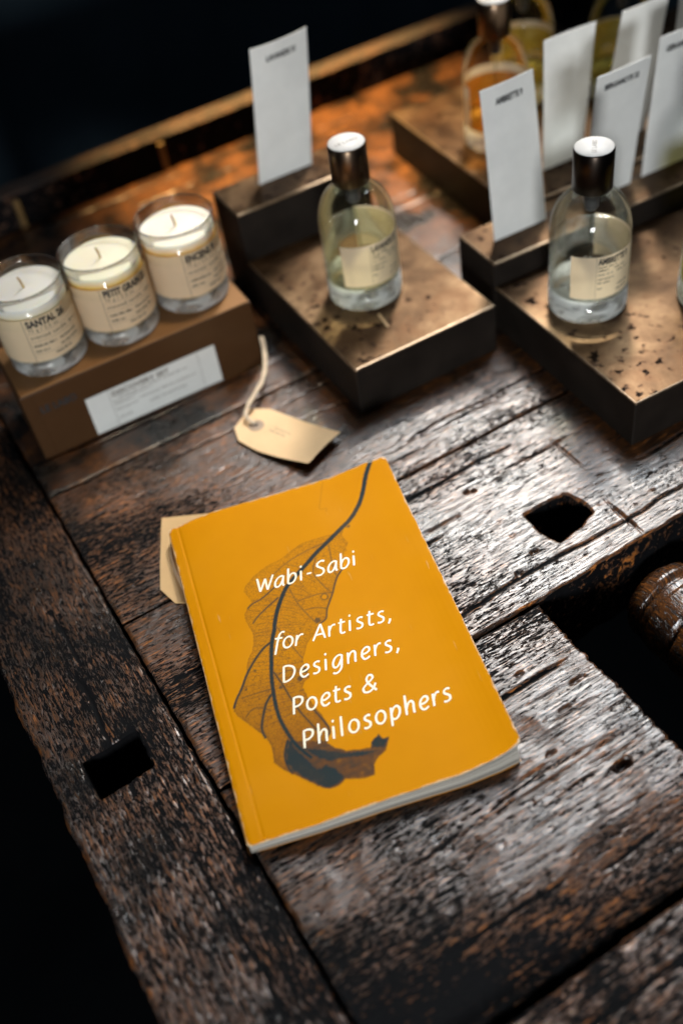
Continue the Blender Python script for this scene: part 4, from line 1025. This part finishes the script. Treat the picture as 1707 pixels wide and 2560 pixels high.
# ------------------------------------------------------------------ perfume bottles
M['liq_pale'] = thin_glass('pale_perfume', (0.95, 0.945, 0.80), (0.80, 0.78, 0.50), 0.5, 0.2, 0.02)
M['liq_clear'] = thin_glass('clear_perfume', (0.96, 0.96, 0.92), (0.80, 0.80, 0.70), 0.5, 0.2, 0.02)
M['liq_amber'] = thin_glass('amber_perfume', (0.90, 0.62, 0.24), (0.74, 0.40, 0.09), 0.5, 0.2, 0.02)
M['liq_olive'] = thin_glass('yellow_perfume', (0.92, 0.85, 0.42), (0.75, 0.66, 0.2), 0.5, 0.2, 0.02)

M['pump'] = simple('grey_pump_plastic', (0.05, 0.05, 0.052), 0.35)
M['tube'] = thin_glass('dip_tube_plastic', (0.86, 0.88, 0.86), (0.55, 0.57, 0.55), 0.5)
def bottle(label, x, y, z, liq, left_deg, div_deg, span_deg, title=None, level=50, cap_rot=0.0, cap_text=True, fit=22, seed=0, cap_mat='cap'):
    t = thing('perfume_bottle', label, 'perfume bottle', (x, y, z + .45), 0.0, 'round glass perfume bottles on the stands')
    thv = math.atan2(-247.2 - y, 31.8 - x); R_ = 25.6
    sh = [(R_ - 15.2 + 15.2 * math.cos(a), 56 + 25.5 * math.sin(a)) for a in np.linspace(0, math.pi / 2 * .97, 14)]
    prof = [(25.6, 17.0), (25.6, 20), (25.6, 51)] + sh + [(10.2, 84.5), (6.5, 84.6)]
    pbs = [(0, 1.6), (15, 1.2), (21, .2), (23.6, 0.0), (25.0, 1.0), (25.58, 3.2), (25.58, 16.95), (24.4, 16.9), (23.4, 13.6), (21.0, 11.8), (12, 11.0), (0, 10.8)]
    link('glass_base', lathe('glass_base', pbs, 96), M['foot'], t)
    nseg = 96; st = 2 * math.pi / nseg
    i0 = round((thv + math.radians(left_deg)) / st); i1 = i0 + round(math.radians(span_deg) / st)
    gm = lathe('glass_body', prof, nseg)
    bm = bmesh.new(); bm.from_mesh(gm); kill = []          # the label replaces the glass skin where it is stuck on
    for f in bm.faces:
        c_ = f.calc_center_median()
        if 20 < c_.z * 1000 < 51 and math.hypot(c_.x, c_.y) * 1000 > 25.0:
            if ((math.floor(math.atan2(c_.y, c_.x) / st) - i0) % nseg) < (i1 - i0): kill.append(f)
    bmesh.ops.delete(bm, geom=kill, context='FACES_ONLY'); bm.to_mesh(gm); bm.free()
    gl = link('glass_body', gm, M['bottle_glass'], t)
    lv_ = min(level, 54)
    pl = [(0, 11.05), (12, 11.25), (20.9, 12.1), (23.3, 13.9), (24.3, 17.2), (24.5, lv_ + .5), (24.0, lv_ - .2), (22.6, lv_ - .6), (0, lv_ - .6)]
    link('liquid', lathe('liquid', pl, 80), M[liq], t)
    link('pump', lathe('pump', [(0, 70), (3.4, 70), (4.6, 72), (4.8, 80), (6.3, 81), (6.3, 84.4), (0, 84.4)], 32), M['pump'], t)
    link('dip_tube', tube_mesh('dip_tube', [(0, 0, 70.5), (.4, .2, 45), (1.6, .6, 24), (3.5, 1.2, 12.4)], .95, 10), M['tube'], t)
    cp_ = link('cap', lathe('cap', [(0, 84.6), (11.6, 84.6), (12.3, 85.2), (12.35, 110.2), (12.0, 110.9), (11.4, 111.0), (0, 110.9)], 72), M[cap_mat], t)
    ds = link('cap_disc', lathe('cap_disc', [(11.75, 111.02), (11.7, 111.35), (0, 111.35)], 60), M['cap_disc'], cp_)
    if cap_text:
        p = Print2D(); p.text('LE LABO', 0, -1.4, 4.0, 0.012, 1.1, 'CENTER', fit=15.5)
        c_, s_ = math.cos(cap_rot), math.sin(cap_rot)
        link('lettering', p.mesh('lettering', lambda X_, Y_: (X_ * c_ - Y_ * s_, X_ * s_ + Y_ * c_, 111.42)), M['ink_soft'], ds)
    lb = link('label', cyl_sheet('label', R_, i0 * st, i1 * st, 20, 51, i1 - i0), M['label'], t)
    ad = thv + math.radians(div_deg); rr = R_ + .06
    rnd = random.Random(seed); p = Print2D(); p.rect(-.1, .1, 20.3, 50.7)
    if title:
        p.text(title, 1.2, 45.2, 6.0, 0.05, 1.0, fit=fit)
        for yy, aa_, bb_ in ((42.6, 1.2, 14), (40.2, 1.2, 8), (40.2, 12, 22), (37.4, 1.2, 11), (37.4, 14, 24), (34.0, 1.2, 12), (31.2, 1.2, 9), (27.0, 1.2, 4), (27.0, 15, 24), (23.5, 14, 24)):
            p.words(aa_, bb_, yy, 1.25, rnd)
    link('lettering', p.mesh('lettering', on_cyl(rr, ad)), M['ink'], lb)
    return t
bottle('clear perfume bottle with bronze cap, alone on the small centre stand', 177.6, 357.2, 38.4, 'liq_pale', -33, 13, 212, 'LAVANDE 31', 50, math.radians(12), seed=1)
bottle('clear perfume bottle with black cap labelled AMBRETTE on the right stand', 307.7, 279.8, 35.4, 'liq_clear', -24, 11, 200, 'AMBRETTE 9', 50, math.radians(62), seed=2, cap_mat='cap_black')
bottle('yellow perfume bottle cut off by the right edge of the photo', 384.5, 248.0, 35.4, 'liq_olive', -10, 30, 200, None, 50, 0, True, seed=3)
bottle('amber perfume bottle with bronze cap on the rear stand, left end', 339.5, 508.2, 38.4, 'liq_amber', 110, 160, 200, None, 44, math.radians(15), seed=4)
bottle('pale yellow perfume bottle behind the amber one at the top edge', 389.0, 569.0, 38.4, 'liq_olive', 100, 150, 220, None, 46, 0, True, seed=5)
bottle('olive yellow perfume bottle behind the two blank cards', 458.0, 531.0, 38.4, 'liq_olive', 130, 160, 150, None, 50, 0, True, seed=6)

# thin pale strip added for the light reflected before the left bottle
sl = link('light_streak', box_mesh('light_streak', -0.9, 0.9, -8, 8, 0, 0.7, bevel=.25), M['manila'])
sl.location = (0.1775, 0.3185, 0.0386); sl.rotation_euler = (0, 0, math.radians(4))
tag(sl, 'thin pale strip standing in for reflected light before the bottle on the small stand', 'streak')
